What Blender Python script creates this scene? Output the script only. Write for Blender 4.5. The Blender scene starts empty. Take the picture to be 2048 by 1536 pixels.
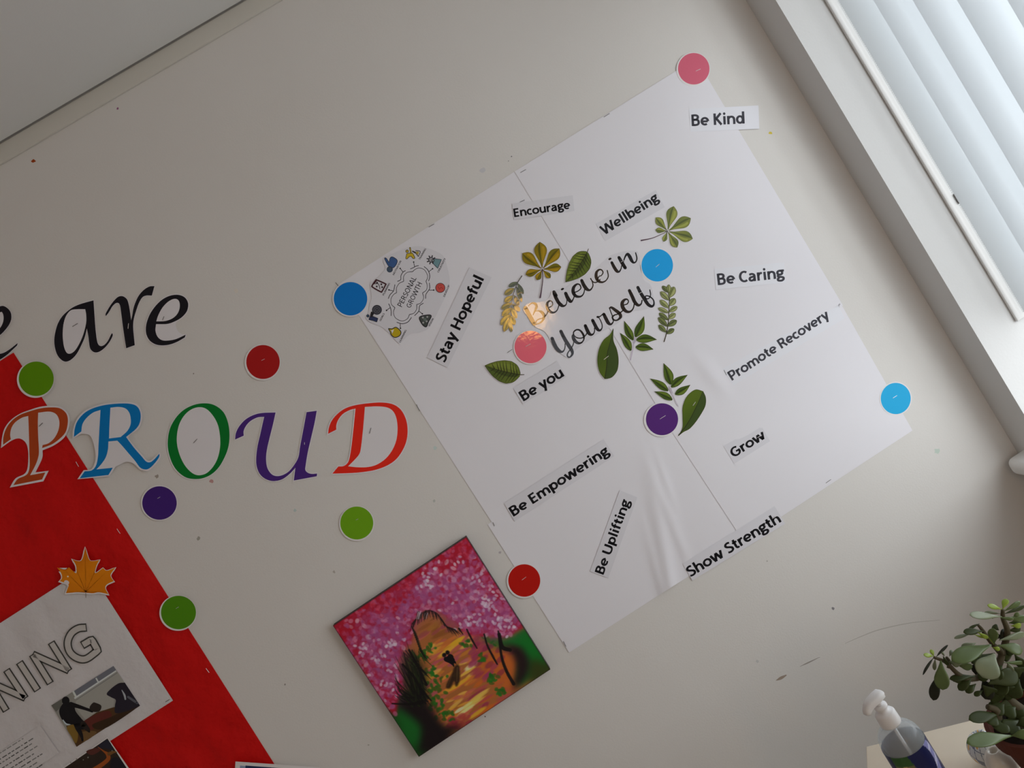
import bpy, math, random
import numpy as np
from mathutils import Vector, Matrix
from mathutils.geometry import tessellate_polygon

# ------------------------------------------------------------------ camera
sc = bpy.context.scene
col = sc.collection
FPX, CX, CY = 1580.0, 1024.0, 768.0            # focal length and centre for a 2048 x 1536 frame
CAM = Vector((0.0, -2.0, 1.7))                 # two metres in front of the back wall (plane y = 0)
CZ = CAM.z
RM = np.array([[0.8461, 0.5294, -0.0617], [-0.5302, 0.8478, -0.0009], [0.0518, 0.0335, 0.9981]])
_r = math.radians
def _rot(roll, pitch, yaw):
    c, s = math.cos, math.sin
    Ry = np.array([[c(yaw), 0, -s(yaw)], [0, 1, 0], [s(yaw), 0, c(yaw)]])
    Rx = np.array([[1, 0, 0], [0, c(pitch), -s(pitch)], [0, s(pitch), c(pitch)]])
    Rz = np.array([[c(roll), -s(roll), 0], [s(roll), c(roll), 0], [0, 0, 1]])
    return Rz @ Rx @ Ry
RM = _rot(_r(-31.9703), _r(1.93805), _r(2.99006))
def ray(px, py):
    d = RM.T @ np.array([(px - CX) / FPX, (py - CY) / FPX, 1.0])
    return Vector((d[0], d[2], -d[1]))
_cr = RM.T @ np.array([1, 0, 0]); _cd = RM.T @ np.array([0, 1, 0]); _cf = RM.T @ np.array([0, 0, 1])
_b = lambda v: Vector((v[0], v[2], -v[1]))
rx, up, bk = _b(_cr), -_b(_cd), -_b(_cf)
cam = bpy.data.cameras.new('camera'); camo = bpy.data.objects.new('camera', cam); col.objects.link(camo)
camo.matrix_world = Matrix(((rx.x, up.x, bk.x, CAM.x), (rx.y, up.y, bk.y, CAM.y), (rx.z, up.z, bk.z, CAM.z), (0, 0, 0, 1)))
cam.sensor_fit = 'HORIZONTAL'; cam.sensor_width = 36.0; cam.lens = FPX / 2048.0 * 36.0
cam.clip_start = 0.02
sc.camera = camo

# ------------------------------------------------------------------ light and exposure
sc.view_settings.view_transform = 'Standard'; sc.view_settings.look = 'None'
sc.view_settings.gamma = 1.0; sc.view_settings.use_curve_mapping = False
sc.view_settings.exposure = 0.06
world = bpy.data.worlds.new('world'); sc.world = world; world.use_nodes = True
world.node_tree.nodes['Background'].inputs[0].default_value = (0.80, 0.88, 1.0, 1)
world.node_tree.nodes['Background'].inputs[1].default_value = 0.3
al = bpy.data.lights.new('window_daylight', 'AREA'); al.shape = 'RECTANGLE'
al.size = 1.85; al.size_y = 2.65; al.energy = 76; al.color = (0.92, 0.97, 1.0)
alo = bpy.data.objects.new('window_daylight', al); col.objects.link(alo)
alo.location = (1.95, -1.4, 1.47); alo.rotation_euler = (0, _r(90), 0)   # outside the pane, shining into the room
al2 = bpy.data.lights.new('fill_light', 'AREA'); al2.shape = 'RECTANGLE'
al2.size = 1.7; al2.size_y = 1.6; al2.energy = 7.6; al2.color = (0.97, 0.96, 1.0)
alo2 = bpy.data.objects.new('fill_light', al2); col.objects.link(alo2)
alo2.location = (0.25, -5.1, 1.8); alo2.rotation_euler = (_r(90), 0, 0)   # soft fill added to brighten the room, outside an added, unseen window
al3 = bpy.data.lights.new('warm_lamp', 'POINT'); al3.shadow_soft_size = 0.125; al3.energy = 9; al3.color = (1.0, 0.52, 0.13)
alo3 = bpy.data.objects.new('warm_lamp', al3); col.objects.link(alo3); alo3.location = (0.605, -3.2, CZ + 0.145)   # small warm lamp deeper in the room
sc.cycles.max_bounces = 10; sc.cycles.diffuse_bounces = 7; sc.cycles.transmission_bounces = 8
sc.cycles.transparent_max_bounces = 12
sc.cycles.caustics_reflective = False; sc.cycles.caustics_refractive = False

# ------------------------------------------------------------------ materials
def lin(c):
    c = c / 255.0
    return c / 12.92 if c <= 0.04045 else ((c + 0.055) / 1.055) ** 2.4
def ink(rgb, ref=178, white=0.78):
    w = lin(ref)
    return tuple(max(0.004, min(0.9, lin(v) / w * white)) for v in rgb)
def mat(name, color, rough=0.6, spec=0.3, bump=0.0, bscale=60, var=0.0, vscale=8, metal=0.0, coat=0.0, coords='Object', bdist=.002):
    m = bpy.data.materials.new(name); m.use_nodes = True
    nt = m.node_tree; p = nt.nodes['Principled BSDF']
    p.inputs['Base Color'].default_value = (*color, 1); p.inputs['Roughness'].default_value = rough
    p.inputs['Specular IOR Level'].default_value = spec; p.inputs['Metallic'].default_value = metal
    p.inputs['Coat Weight'].default_value = coat; p.inputs['Coat Roughness'].default_value = 0.12
    tc = nt.nodes.new('ShaderNodeTexCoord')
    if var:
        n = nt.nodes.new('ShaderNodeTexNoise'); n.inputs['Scale'].default_value = vscale; n.inputs['Detail'].default_value = 4
        nt.links.new(tc.outputs[coords], n.inputs['Vector'])
        mx = nt.nodes.new('ShaderNodeMix'); mx.data_type = 'RGBA'
        mx.inputs['A'].default_value = (*[c * (1 - var) for c in color], 1)
        mx.inputs['B'].default_value = (*[min(1, c * (1 + var)) for c in color], 1)
        nt.links.new(n.outputs['Fac'], mx.inputs['Factor']); nt.links.new(mx.outputs['Result'], p.inputs['Base Color'])
    if bump:
        n = nt.nodes.new('ShaderNodeTexNoise'); n.inputs['Scale'].default_value = bscale; n.inputs['Detail'].default_value = 5
        nt.links.new(tc.outputs[coords], n.inputs['Vector'])
        b = nt.nodes.new('ShaderNodeBump'); b.inputs['Strength'].default_value = bump; b.inputs['Distance'].default_value = bdist
        nt.links.new(n.outputs['Fac'], b.inputs['Height']); nt.links.new(b.outputs['Normal'], p.inputs['Normal'])
    return m
def ink_mat(name, rough, spec, coat=0.0, wav=0.0):
    m = mat(name, (0.5, 0.5, 0.5), rough, spec, bump=wav, bscale=45, coat=coat)
    a = m.node_tree.nodes.new('ShaderNodeAttribute'); a.attribute_name = 'Col'
    m.node_tree.links.new(a.outputs['Color'], m.node_tree.nodes['Principled BSDF'].inputs['Base Color'])
    return m
M = {}
M['wall'] = mat('painted_plaster', (0.75, 0.73, 0.70), 0.7, 0.2, bump=0.12, bscale=220, var=0.012, vscale=3)
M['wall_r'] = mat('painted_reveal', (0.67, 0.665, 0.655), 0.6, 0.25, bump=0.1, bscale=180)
M['ceil'] = mat('ceiling_board', (0.76, 0.765, 0.75), 0.8, 0.1, bump=0.1, bscale=200)
M['trim'] = mat('trim_paint', (0.66, 0.64, 0.58), 0.6, 0.25)
M['dark'] = mat('gap_dark', (0.03, 0.03, 0.03), 0.9, 0.1)
M['floor'] = mat('floor_vinyl', (0.52, 0.49, 0.45), 0.5, 0.3, var=0.1)
M['sheet'] = mat('white_poster_paper', (0.84, 0.828, 0.872), 0.65, 0.15, bump=0.06, bscale=35)
M['label'] = mat('label_paper', (0.76, 0.752, 0.80), 0.55, 0.2, bump=0.05, bscale=50)
M['labelb'] = mat('label_paper_pale', (0.83, 0.835, 0.89), 0.45, 0.3, bump=0.05, bscale=50)
M['paper'] = mat('white_card', (0.84, 0.82, 0.82), 0.55, 0.3)
M['lpaper'] = mat('letter_card', (0.82, 0.80, 0.83), 0.5, 0.3)
M['gloss'] = mat('laminated_card', (0.77, 0.76, 0.81), 0.08, 0.4, bump=.15, bscale=28)
M['poster'] = mat('plain_sugar_paper', (0.72, 0.70, 0.71), 0.65, 0.2, bump=0.5, bscale=14, bdist=.012)
M['red'] = mat('red_sugar_paper', ink((150, 9, 8), 164), 0.6, 0.15, bump=0.7, bscale=9, bdist=.03, var=0.08, vscale=10)
M['ink'] = ink_mat('printed_ink', 0.6, 0.1)
M['inkg'] = ink_mat('laminated_ink', 0.35, 0.12, wav=0.12)
M['inkl'] = ink_mat('glossy_laminated_ink', 0.05, 0.5, wav=0.12)
M['paint'] = ink_mat('acrylic_paint', 0.45, 0.2, wav=0.3)
M['canvas'] = mat('painted_canvas_edge', (0.02, 0.018, 0.02), 0.5, 0.3)
M['steel_d'] = mat('staple_wire', (0.12, 0.12, 0.12), 0.35, 0.5, metal=0.8)
M['steel_l'] = mat('staple_wire_bright', (0.85, 0.82, 0.82), 0.35, 0.5, metal=0.5)
M['strip'] = mat('blind_edge_strip', (0.68, 0.675, 0.66), 0.5, 0.25)
M['upvc'] = mat('white_upvc', (0.85, 0.85, 0.84), 0.35, 0.4)

# ------------------------------------------------------------------ mesh helpers
def link(name, me, m, parent=None, centre=None):
    o = bpy.data.objects.new(name, me); col.objects.link(o)
    if m is not None: me.materials.append(m)
    if parent is not None: o.parent = parent
    return o
def wloc(o):
    v = Vector(o.location)
    while o.parent: o = o.parent; v += o.location
    return v
def mesh(name, verts, faces, m, parent=None, smooth=False, cols=None, base=None):
    """verts in world space; the object's origin becomes the middle of the mesh (or base)"""
    V = np.array([tuple(v) for v in verts], float)
    c = Vector((V.min(0) + V.max(0)) / 2) if base is None else Vector(base)
    me = bpy.data.meshes.new(name)
    me.from_pydata([tuple(v) for v in V - np.array(c)], [], [tuple(f) for f in faces]); me.update()
    if cols is not None:
        a = me.color_attributes.new('Col', 'FLOAT_COLOR', 'POINT')
        a.data.foreach_set('color', np.c_[np.array(cols, float), np.ones(len(V))].ravel())
    if smooth:
        me.polygons.foreach_set('use_smooth', [True] * len(me.polygons))
    o = link(name, me, m, parent)
    o.location = c - (wloc(parent) if parent else Vector())
    return o
def empty(name, loc):
    o = bpy.data.objects.new(name, None); col.objects.link(o); o.location = loc; o.empty_display_size = 0.05
    return o
def tag(o, label=None, cat=None, group=None, kind=None):
    if label: o['label'] = label
    if cat: o['category'] = cat
    if group: o['group'] = group
    if kind: o['kind'] = kind
    return o
def box_data(x0, x1, y0, y1, z0, z1):
    v = [(x, y, z) for x in (x0, x1) for y in (y0, y1) for z in (z0, z1)]
    f = [(0, 1, 3, 2), (4, 6, 7, 5), (0, 4, 5, 1), (2, 3, 7, 6), (0, 2, 6, 4), (1, 5, 7, 3)]
    return v, f
def boxes(name, specs, m, parent=None):
    V, Fc = [], []
    for s in specs:
        v, f = box_data(*s); k = len(V); V += v; Fc += [tuple(i + k for i in q) for q in f]
    return mesh(name, V, Fc, m, parent)
def bevel(o, w=0.003, seg=3):
    b = o.modifiers.new('bevel', 'BEVEL'); b.width = w; b.segments = seg; b.limit_method = 'ANGLE'
    o.data.polygons.foreach_set('use_smooth', [True] * len(o.data.polygons)); return o
def tube_data(path, radii, seg=10, cap=True):
    P = [Vector(p) for p in path]; n = len(P)
    if not hasattr(radii, '__len__'): radii = [radii] * n
    V, Fc = [], []
    t0 = (P[1] - P[0]).normalized(); a = t0.orthogonal().normalized()
    for i in range(n):
        t = (P[min(i + 1, n - 1)] - P[max(i - 1, 0)]).normalized()
        a = (a - t * a.dot(t)).normalized(); b = t.cross(a)
        for k in range(seg):
            th = 2 * math.pi * k / seg
            V.append(P[i] + (a * math.cos(th) + b * math.sin(th)) * radii[i])
    for i in range(n - 1):
        for k in range(seg):
            k2 = (k + 1) % seg
            Fc.append((i * seg + k, i * seg + k2, (i + 1) * seg + k2, (i + 1) * seg + k))
    if cap:
        Fc.append(tuple(range(seg))[::-1]); Fc.append(tuple((n - 1) * seg + k for k in range(seg)))
    return V, Fc
def lathe_data(profile, centre, seg=40, tilt=None):
    V, Fc = [], []; c = Vector(centre); n = len(profile)
    for r, z in profile:
        for k in range(seg):
            th = 2 * math.pi * k / seg
            v = Vector((r * math.cos(th), r * math.sin(th), z))
            if tilt is not None: v = tilt @ v
            V.append(c + v)
    for i in range(n - 1):
        for k in range(seg):
            k2 = (k + 1) % seg
            Fc.append((i * seg + k, i * seg + k2, (i + 1) * seg + k2, (i + 1) * seg + k))
    return V, Fc

# ------------------------------------------------------------------ drawing on the wall
def on_wall(px, py, depth=0.0):
    d = ray(px, py); t = (-depth - CAM.y) / d.y
    return CAM + d * t
def at_depth(px, py, z):                       # a point z metres in front of the camera's own wall distance
    d = ray(px, py); return CAM + d * (z / d.y)
def at_height(px, py, h):
    d = ray(px, py); return CAM + d * ((h - CAM.z) / d.z)
def spline(pts, closed=True, n=6):
    """Catmull-Rom through pts; a point with a third item 'c' is a sharp corner"""
    P = [np.array([float(v) for v in p if not isinstance(v, str)]) for p in pts]
    C = [isinstance(p[-1], str) for p in pts]
    N = len(P); out = []
    for i in range(N if closed else N - 1):
        j = (i + 1) % N
        p1, p2 = P[i], P[j]
        p0 = P[(i - 1) % N] if (closed or i > 0) and not C[i] else 2 * p1 - p2
        p3 = P[(j + 1) % N] if (closed or j < N - 1) and not C[j] else 2 * p2 - p1
        for k in range(n):
            t = k / n
            out.append(0.5 * ((2 * p1) + (-p0 + p2) * t + (2 * p0 - 5 * p1 + 4 * p2 - p3) * t * t + (-p0 + 3 * p1 - 3 * p2 + p3) * t ** 3))
    if not closed: out.append(P[-1])
    return np.array(out)
def area2(p):
    x, y = p[:, 0], p[:, 1]
    return float(np.sum(x * np.roll(y, -1) - np.roll(x, -1) * y))
def offset(p, d):
    p = np.array(p)[:, :2]; q = np.roll(p, -1, 0) - p
    q = q / (np.linalg.norm(q, axis=1, keepdims=True) + 1e-9)
    nrm = np.c_[q[:, 1], -q[:, 0]] * (1 if area2(p) > 0 else -1)
    m = nrm + np.roll(nrm, 1, 0); L = np.linalg.norm(m, axis=1, keepdims=True) + 1e-6
    m = m / L; k = np.clip(1 / np.maximum(0.3, np.sum(m * nrm, axis=1, keepdims=True)), 1, 1.7)
    return p + m * k * d
def ell(x, y, rx_, ry_=None, n=40, rot=0):
    ry_ = ry_ or rx_; t = np.linspace(0, 2 * np.pi, n, endpoint=False)
    c, s = math.cos(rot), math.sin(rot); a, b = np.cos(t) * rx_, np.sin(t) * ry_
    return np.c_[x + a * c - b * s, y + a * s + b * c]
class Art:
    """printed shapes laid on a sheet: one mesh, colour per vertex, each shape a hair above the last"""
    EPS = 1.2e-5
    def __init__(s, depth, ox=0, oy=0, k=1.0):
        s.d = depth; s.V, s.F, s.C = [], [], []; s.n = 0; s.view(ox, oy, k)
    def view(s, ox, oy, k): s.ox, s.oy, s.k = ox, oy, k; return s
    def px(s, p): return (s.ox + p[0] / s.k, s.oy + p[1] / s.k)
    def _add(s, pts, faces, c, up=True):
        if up: s.n += 1
        b = len(s.V); d = s.d + s.n * s.EPS
        for p in pts:
            s.V.append(on_wall(*s.px(p), d)); s.C.append(c(p[0], p[1]) if callable(c) else c)
        s.F += [tuple(i + b for i in f) for f in faces]
    def fill(s, pts, c, holes=(), smooth=True, n=6, up=True):
        o = spline(pts, True, n) if smooth else np.array([p[:2] for p in pts], float)
        hs = [spline(h, True, n) if smooth else np.array(h, float) for h in holes]
        loops = [[Vector((x, y, 0)) for x, y in o[:, :2]]] + [[Vector((x, y, 0)) for x, y in h[:, :2]] for h in hs]
        tri = tessellate_polygon(loops)
        s._add(np.vstack([o[:, :2]] + [h[:, :2] for h in hs]), tri, c, up)
        return o
    def rib(s, pts, c, w=None, cap=True, n=6, closed=False, up=True):
        """stroke through (x, y, width) points"""
        p = [(*q[:2], q[2] if len(q) > 2 and not isinstance(q[2], str) else w, *([q[-1]] if isinstance(q[-1], str) else [])) for q in pts]
        d = spline(p, closed, n) if len(p) > 2 else np.array([q[:3] for q in p], float)
        t = (np.roll(d, -1, 0) - np.roll(d, 1, 0))[:, :2] if closed else np.gradient(d[:, :2], axis=0)
        t = t / (np.linalg.norm(t, axis=1, keepdims=True) + 1e-9); nn = np.c_[-t[:, 1], t[:, 0]] * np.maximum(d[:, 2:3], 0.2) / 2
        L, R = d[:, :2] + nn, d[:, :2] - nn; N = len(d)
        f = [(i, (i + 1) % N, N + (i + 1) % N, N + i) for i in range(N if closed else N - 1)]
        s._add(np.vstack([L, R]), f, c, up)
        if cap and not closed:
            for e in (d[0], d[-1]): s._add(ell(e[0], e[1], e[2] / 2, n=14), [tuple(range(14))], c, False)
    def dot(s, x, y, r, c, ry=None, rot=0, n=28, up=True): s._add(ell(x, y, r, ry, n, rot), [tuple(range(n))], c, up)
    def build(s, name, m, parent): return mesh(name, s.V, s.F, m, parent, cols=s.C)
def cut(name, loops_px, depth, m, parent=None, thick=0.0004):
    """flat card pieces cut to outline (photo pixels), front face at depth, real thickness behind"""
    V, Fc = [], []
    for lp in loops_px:
        lp = np.array(lp)[:, :2]
        b = len(V); N = len(lp)
        V += [on_wall(x, y, depth) for x, y in lp] + [on_wall(x, y, depth - thick) for x, y in lp]
        tri = tessellate_polygon([[Vector((x, y, 0)) for x, y in lp]])
        Fc += [tuple(b + i for i in t) for t in tri]
        Fc += [(b + i, b + (i + 1) % N, b + N + (i + 1) % N, b + N + i) for i in range(N)]
    return mesh(name, V, Fc, m, parent)
def view(pts, ox, oy, k):
    a = np.array(pts, float)[:, :2]; return np.c_[ox + a[:, 0] / k, oy + a[:, 1] / k]
def sheet(name, TL, TR, BR, BL, nu, nv, depth, m, parent=None, thick=0.0003):
    V, Fc = [], []
    for side in (0, 1):
        for j in range(nv + 1):
            for i in range(nu + 1):
                u, v = i / nu, j / nv
                p = (np.array(TL) * (1 - u) + np.array(TR) * u) * (1 - v) + (np.array(BL) * (1 - u) + np.array(BR) * u) * v
                V.append(on_wall(p[0], p[1], depth(p[0], p[1], u, v) - side * thick))
    W = nu + 1; S = W * (nv + 1)
    for j in range(nv):
        for i in range(nu):
            a = j * W + i; Fc.append((a, a + W, a + W + 1, a + 1)); Fc.append((S + a, S + a + 1, S + a + W + 1, S + a + W))
    rim = [i for i in range(W)] + [j * W + nu for j in range(1, nv + 1)] + [nv * W + i for i in range(nu - 1, -1, -1)] + [j * W for j in range(nv - 1, 0, -1)]
    nr = len(rim); k0 = len(V); V += [V[a] for a in rim] + [V[S + a] for a in rim]      # the cut edge keeps its own crisp normals
    for i in range(nr): Fc.append((k0 + i, k0 + (i + 1) % nr, k0 + nr + (i + 1) % nr, k0 + nr + i))
    return mesh(name, V, Fc, m, parent, smooth=False)
def smooth_by_angle(o):
    o.data.polygons.foreach_set('use_smooth', [True] * len(o.data.polygons)); return o
def staple(parent, p, q, depth, light=False):
    a, b = on_wall(*p, depth), on_wall(*q, depth)
    V, Fc = tube_data([a + Vector((0, 0.0012, 0)), a, b, b + Vector((0, 0.0012, 0))], 0.0006, 6)
    return mesh('staple', V, Fc, M['steel_l' if light else 'steel_d'], parent)

# ------------------------------------------------------------------ the room
XR, YREV, ZC, ZW = 1.143, -0.113, CZ + 1.0885, CZ + 1.045
XL, YF, TH = -2.6, -4.6, 0.30
YW1, ZW0, ZW1 = -2.6, CZ - 0.965, CZ + 0.55
wall_back = tag(boxes('wall_back', [(XL - 0.1, XR + TH, 0, 0.1, 0, ZC + 0.1)], M['wall']), kind='structure')
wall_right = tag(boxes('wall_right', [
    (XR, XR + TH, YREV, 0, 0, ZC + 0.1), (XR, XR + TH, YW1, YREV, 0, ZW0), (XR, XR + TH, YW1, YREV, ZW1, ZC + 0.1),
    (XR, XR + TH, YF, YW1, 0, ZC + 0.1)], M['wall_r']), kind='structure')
tag(boxes('wall_left', [(XL - 0.1, XL, YF, 0, 0, ZC + 0.1)], M['wall']), kind='structure')
FX0, FX1, FZ0, FZ1 = -0.6, 1.05, 1.0, 2.55
tag(boxes('wall_front', [(XL - 0.1, FX0, YF - 0.1, YF, 0, ZC + 0.1), (FX1, XR + TH, YF - 0.1, YF, 0, ZC + 0.1),
    (FX0, FX1, YF - 0.1, YF, 0, FZ0), (FX0, FX1, YF - 0.1, YF, FZ1, ZC + 0.1)], M['wall']), kind='structure')
win2 = tag(empty('added_window', ((FX0 + FX1) / 2, YF - 0.07, FZ0)), kind='structure')  # unseen window, added to let the soft fill light in
boxes('window_frame', [(FX0, FX0 + 0.05, YF - 0.09, YF - 0.04, FZ0, FZ1), (FX1 - 0.05, FX1, YF - 0.09, YF - 0.04, FZ0, FZ1),
    (FX0, FX1, YF - 0.09, YF - 0.04, FZ0, FZ0 + 0.05), (FX0, FX1, YF - 0.09, YF - 0.04, FZ1 - 0.05, FZ1),
    (0.20, 0.25, YF - 0.09, YF - 0.04, FZ0, FZ1)], M['upvc'], win2)
tag(boxes('floor', [(XL - 0.1, XR + TH, YF - 0.1, 0.1, -0.1, 0)], M['floor']), kind='structure')
tag(boxes('ceiling', [(XL, XR, YF, -0.0145, ZC, ZC + 0.012), (XL, XR, YF, 0, ZC + 0.08, ZC + 0.1)], M['ceil']), kind='structure')
tag(bevel(boxes('trim_1', [(XL, XR, -0.0085, 0, ZW, ZC - 0.001)], M['trim']), 0.002), kind='structure')

# window: frame, pane, sill
win = tag(empty('window_1', (XR + 0.24, (YREV + YW1) / 2, ZW0)), kind='structure')
xf0, xf1 = XR + 0.22, XR + 0.29
boxes('window_frame', [(xf0, xf1, YREV - 0.06, YREV, ZW0, ZW1), (xf0, xf1, YW1, YW1 + 0.06, ZW0, ZW1),
                       (xf0, xf1, YW1, YREV, ZW0, ZW0 + 0.06), (xf0, xf1, YW1, YREV, ZW1 - 0.06, ZW1),
                       (xf0, xf1, -1.25, -1.19, ZW0, ZW1)], M['upvc'], win)
gm = bpy.data.materials.new('window_glass'); gm.use_nodes = True
nt = gm.node_tree; nt.nodes.remove(nt.nodes['Principled BSDF'])
tb = nt.nodes.new('ShaderNodeBsdfTransparent'); gb = nt.nodes.new('ShaderNodeBsdfGlossy'); gb.inputs['Roughness'].default_value = 0.02
ms = nt.nodes.new('ShaderNodeMixShader'); ms.inputs[0].default_value = 0.06
nt.links.new(tb.outputs[0], ms.inputs[1]); nt.links.new(gb.outputs[0], ms.inputs[2]); nt.links.new(ms.outputs[0], nt.nodes['Material Output'].inputs[0])
boxes('pane', [(XR + 0.25, XR + 0.256, YW1 + 0.06, YREV - 0.06, ZW0 + 0.06, ZW1 - 0.06)], gm, win)
sill = bevel(boxes('window_sill', [(XR - 0.055, XR + 0.22, YW1 - 0.05, -0.018, ZW0 - 0.002, ZW0 + 0.046)], M['upvc'], win), 0.018, 5)

# vertical blind
fm = bpy.data.materials.new('blind_fabric'); fm.use_nodes = True
nt = fm.node_tree; nt.nodes.remove(nt.nodes['Principled BSDF'])
d1 = nt.nodes.new('ShaderNodeBsdfDiffuse'); d1.inputs[0].default_value = (0.80, 0.83, 0.85, 1)
t1 = nt.nodes.new('ShaderNodeBsdfTranslucent'); t1.inputs[0].default_value = (0.58, 0.61, 0.63, 1)
ms = nt.nodes.new('ShaderNodeMixShader'); ms.inputs[0].default_value = 0.5
nz = nt.nodes.new('ShaderNodeTexNoise'); nz.inputs['Scale'].default_value = 400
bp = nt.nodes.new('ShaderNodeBump'); bp.inputs['Strength'].default_value = 0.05; nt.links.new(nz.outputs[0], bp.inputs['Height'])
nt.links.new(bp.outputs[0], d1.inputs['Normal'])
nt.links.new(d1.outputs[0], ms.inputs[1]); nt.links.new(t1.outputs[0], ms.inputs[2]); nt.links.new(ms.outputs[0], nt.nodes['Material Output'].inputs[0])
XB, ZB0, ZB1 = 1.302, CZ - 0.585, ZW1 - 0.05
blind = tag(empty('vertical_blind', (XB, -1.2, ZB1)), 'white vertical blind of overlapping fabric slats hanging in the window', 'blind')
boxes('head_rail', [(XB - 0.02, XB + 0.02, YW1 + 0.02, YREV - 0.005, ZB1, ZB1 + 0.04)], M['upvc'], blind)
SLW, SLT = 0.150, _r(30)
slat0 = None
yk = -0.199
while yk > YW1 + 0.06:
    V, Fc = [], []
    for i in range(9):
        q = (i / 8 - 0.5) * SLW
        bow = 0.004 * (1 - (2 * i / 8 - 1) ** 2)
        x = -q * math.sin(SLT) - bow; y = q * math.cos(SLT)
        for z in (ZB0, ZB1): V.append((XB + x, yk + y, z))
    Fc = [(2 * i, 2 * i + 2, 2 * i + 3, 2 * i + 1) for i in range(8)]
    if slat0 is None:
        slat0 = mesh('slat', V, Fc, fm, blind, smooth=True); y0 = yk
    else:
        s = slat0.copy(); s.parent = blind; s.location = slat0.location + Vector((0, yk - y0, 0)); col.objects.link(s)
    yk -= 0.1055
e = bevel(boxes('edge_strip', [(1.246, 1.276, -0.1215, -0.1135, CZ - 0.60, ZB1)], M['strip'], blind), 0.0038, 4)
# beaded control chain down the edge of the blind
bv, bf = [], []
z = CZ - 0.585
import itertools
while z < ZB1:
    for (dx, dz) in ((0, 0),):
        k = len(bv); r = 0.0015
        pv = [(0, 0, r), (0, 0, -r)] + [(r * math.cos(a), r * math.sin(a), 0) for a in (0, 1.57, 3.14, 4.71)]
        bv += [(1.2725 + p[0], -0.1232 + p[1], z + p[2]) for p in pv]
        bf += [tuple(k + i for i in t) for t in ((0, 2, 3), (0, 3, 4), (0, 4, 5), (0, 5, 2), (1, 3, 2), (1, 4, 3), (1, 5, 4), (1, 2, 5))]
    z += 0.0054
M['bead'] = mat('grey_beads', (0.22, 0.21, 0.20), 0.4, 0.4)
mesh('bead_chain', bv, bf, M['bead'], blind)
V, Fc = tube_data([(1.2725, -0.1235, CZ - 0.272), (1.2725, -0.1235, CZ - 0.246)], 0.0030, 8)
mesh('chain_joiner', V, Fc, M['bead'], blind)
V, Fc = tube_data([(1.2800, -0.122, CZ - 0.60), (1.2800, -0.122, ZB1)], 0.0016, 8)
mesh('cord', V, Fc, M['upvc'], blind)

# ------------------------------------------------------------------ marks and stains on the back wall
def blob(x, y, r, seed, stretch=1.0, rot=0.0):
    rnd = random.Random(seed); n = 10
    return spline([(x + math.cos(a + rot) * r * stretch * rnd.uniform(.6, 1.2), y + math.sin(a + rot) * r * rnd.uniform(.6, 1.2)) for a in [2 * math.pi * i / n for i in range(n)]], True, 4)
for i, (x, y, r, c, st) in enumerate([
    (965, 341, 7, (140, 140, 142), 1), (472, 582, 6, (140, 136, 130), 1), (590, 1021, 4, (120, 130, 128), 1), (314, 953, 5, (98, 92, 86), 1),
    (397, 1077, 5, (100, 98, 92), 1), (423, 962, 5, (120, 92, 90), 1), (870, 896, 5, (135, 145, 142), 1), (868, 1002, 4, (128, 130, 126), 1),
    (1000, 1105, 4, (128, 124, 126), 1), (1874, 902, 8, (155, 166, 158), 1), (1666, 1217, 4, (105, 104, 106), 1), (235, 217, 3, (85, 50, 75), 1),
    (67, 322, 4, (95, 40, 15), 1.6), (1541, 266, 4, (165, 150, 60), 1.3), (570, 1369, 2.5, (95, 92, 88), 1), (1023, 313, 1.6, (70, 70, 72), 1),
    (1017, 322, 1.2, (80, 80, 80), 1), (668, 1144, 3.5, (120, 116, 112), 1), (1515, 1323, 4, (150, 150, 148), 1), (970, 1433, 2, (70, 66, 62), 1),
    (1534, 1122, 2.2, (140, 138, 134), 1), (387, 747, 2, (90, 86, 80), 1), (737, 1490, 2, (115, 112, 108), 1)]):
    a = Art(0.00012); a.fill([tuple(p) for p in blob(x, y, r * .8, i, st)], ink(c, 122 + x * .027, .72), smooth=False); a.build('stain', M['ink'], wall_back)
for pts, c in [([(1600, 1333, .6), (1617, 1325, 2.6), (1640, 1314, .7)], (118, 113, 108)), ([(1552, 1361, 1), (1562, 1356, 6), (1573, 1350, 2)], (120, 108, 98)),
               ([(1690, 1287, 1), (1722, 1273, 1.6), (1760, 1259, 2), (1820, 1246, 1.6), (1880, 1240, .8)], (143, 141, 136))]:
    a = Art(0.00012); a.rib(pts, ink(c, 160, .72), cap=False); a.build('scuff_mark', M['ink'], wall_back)
staple(wall_back, (671, 565), (677, 572), 0.0006); staple(wall_back, (1015, 705), (1024, 699), 0.0032)

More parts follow.
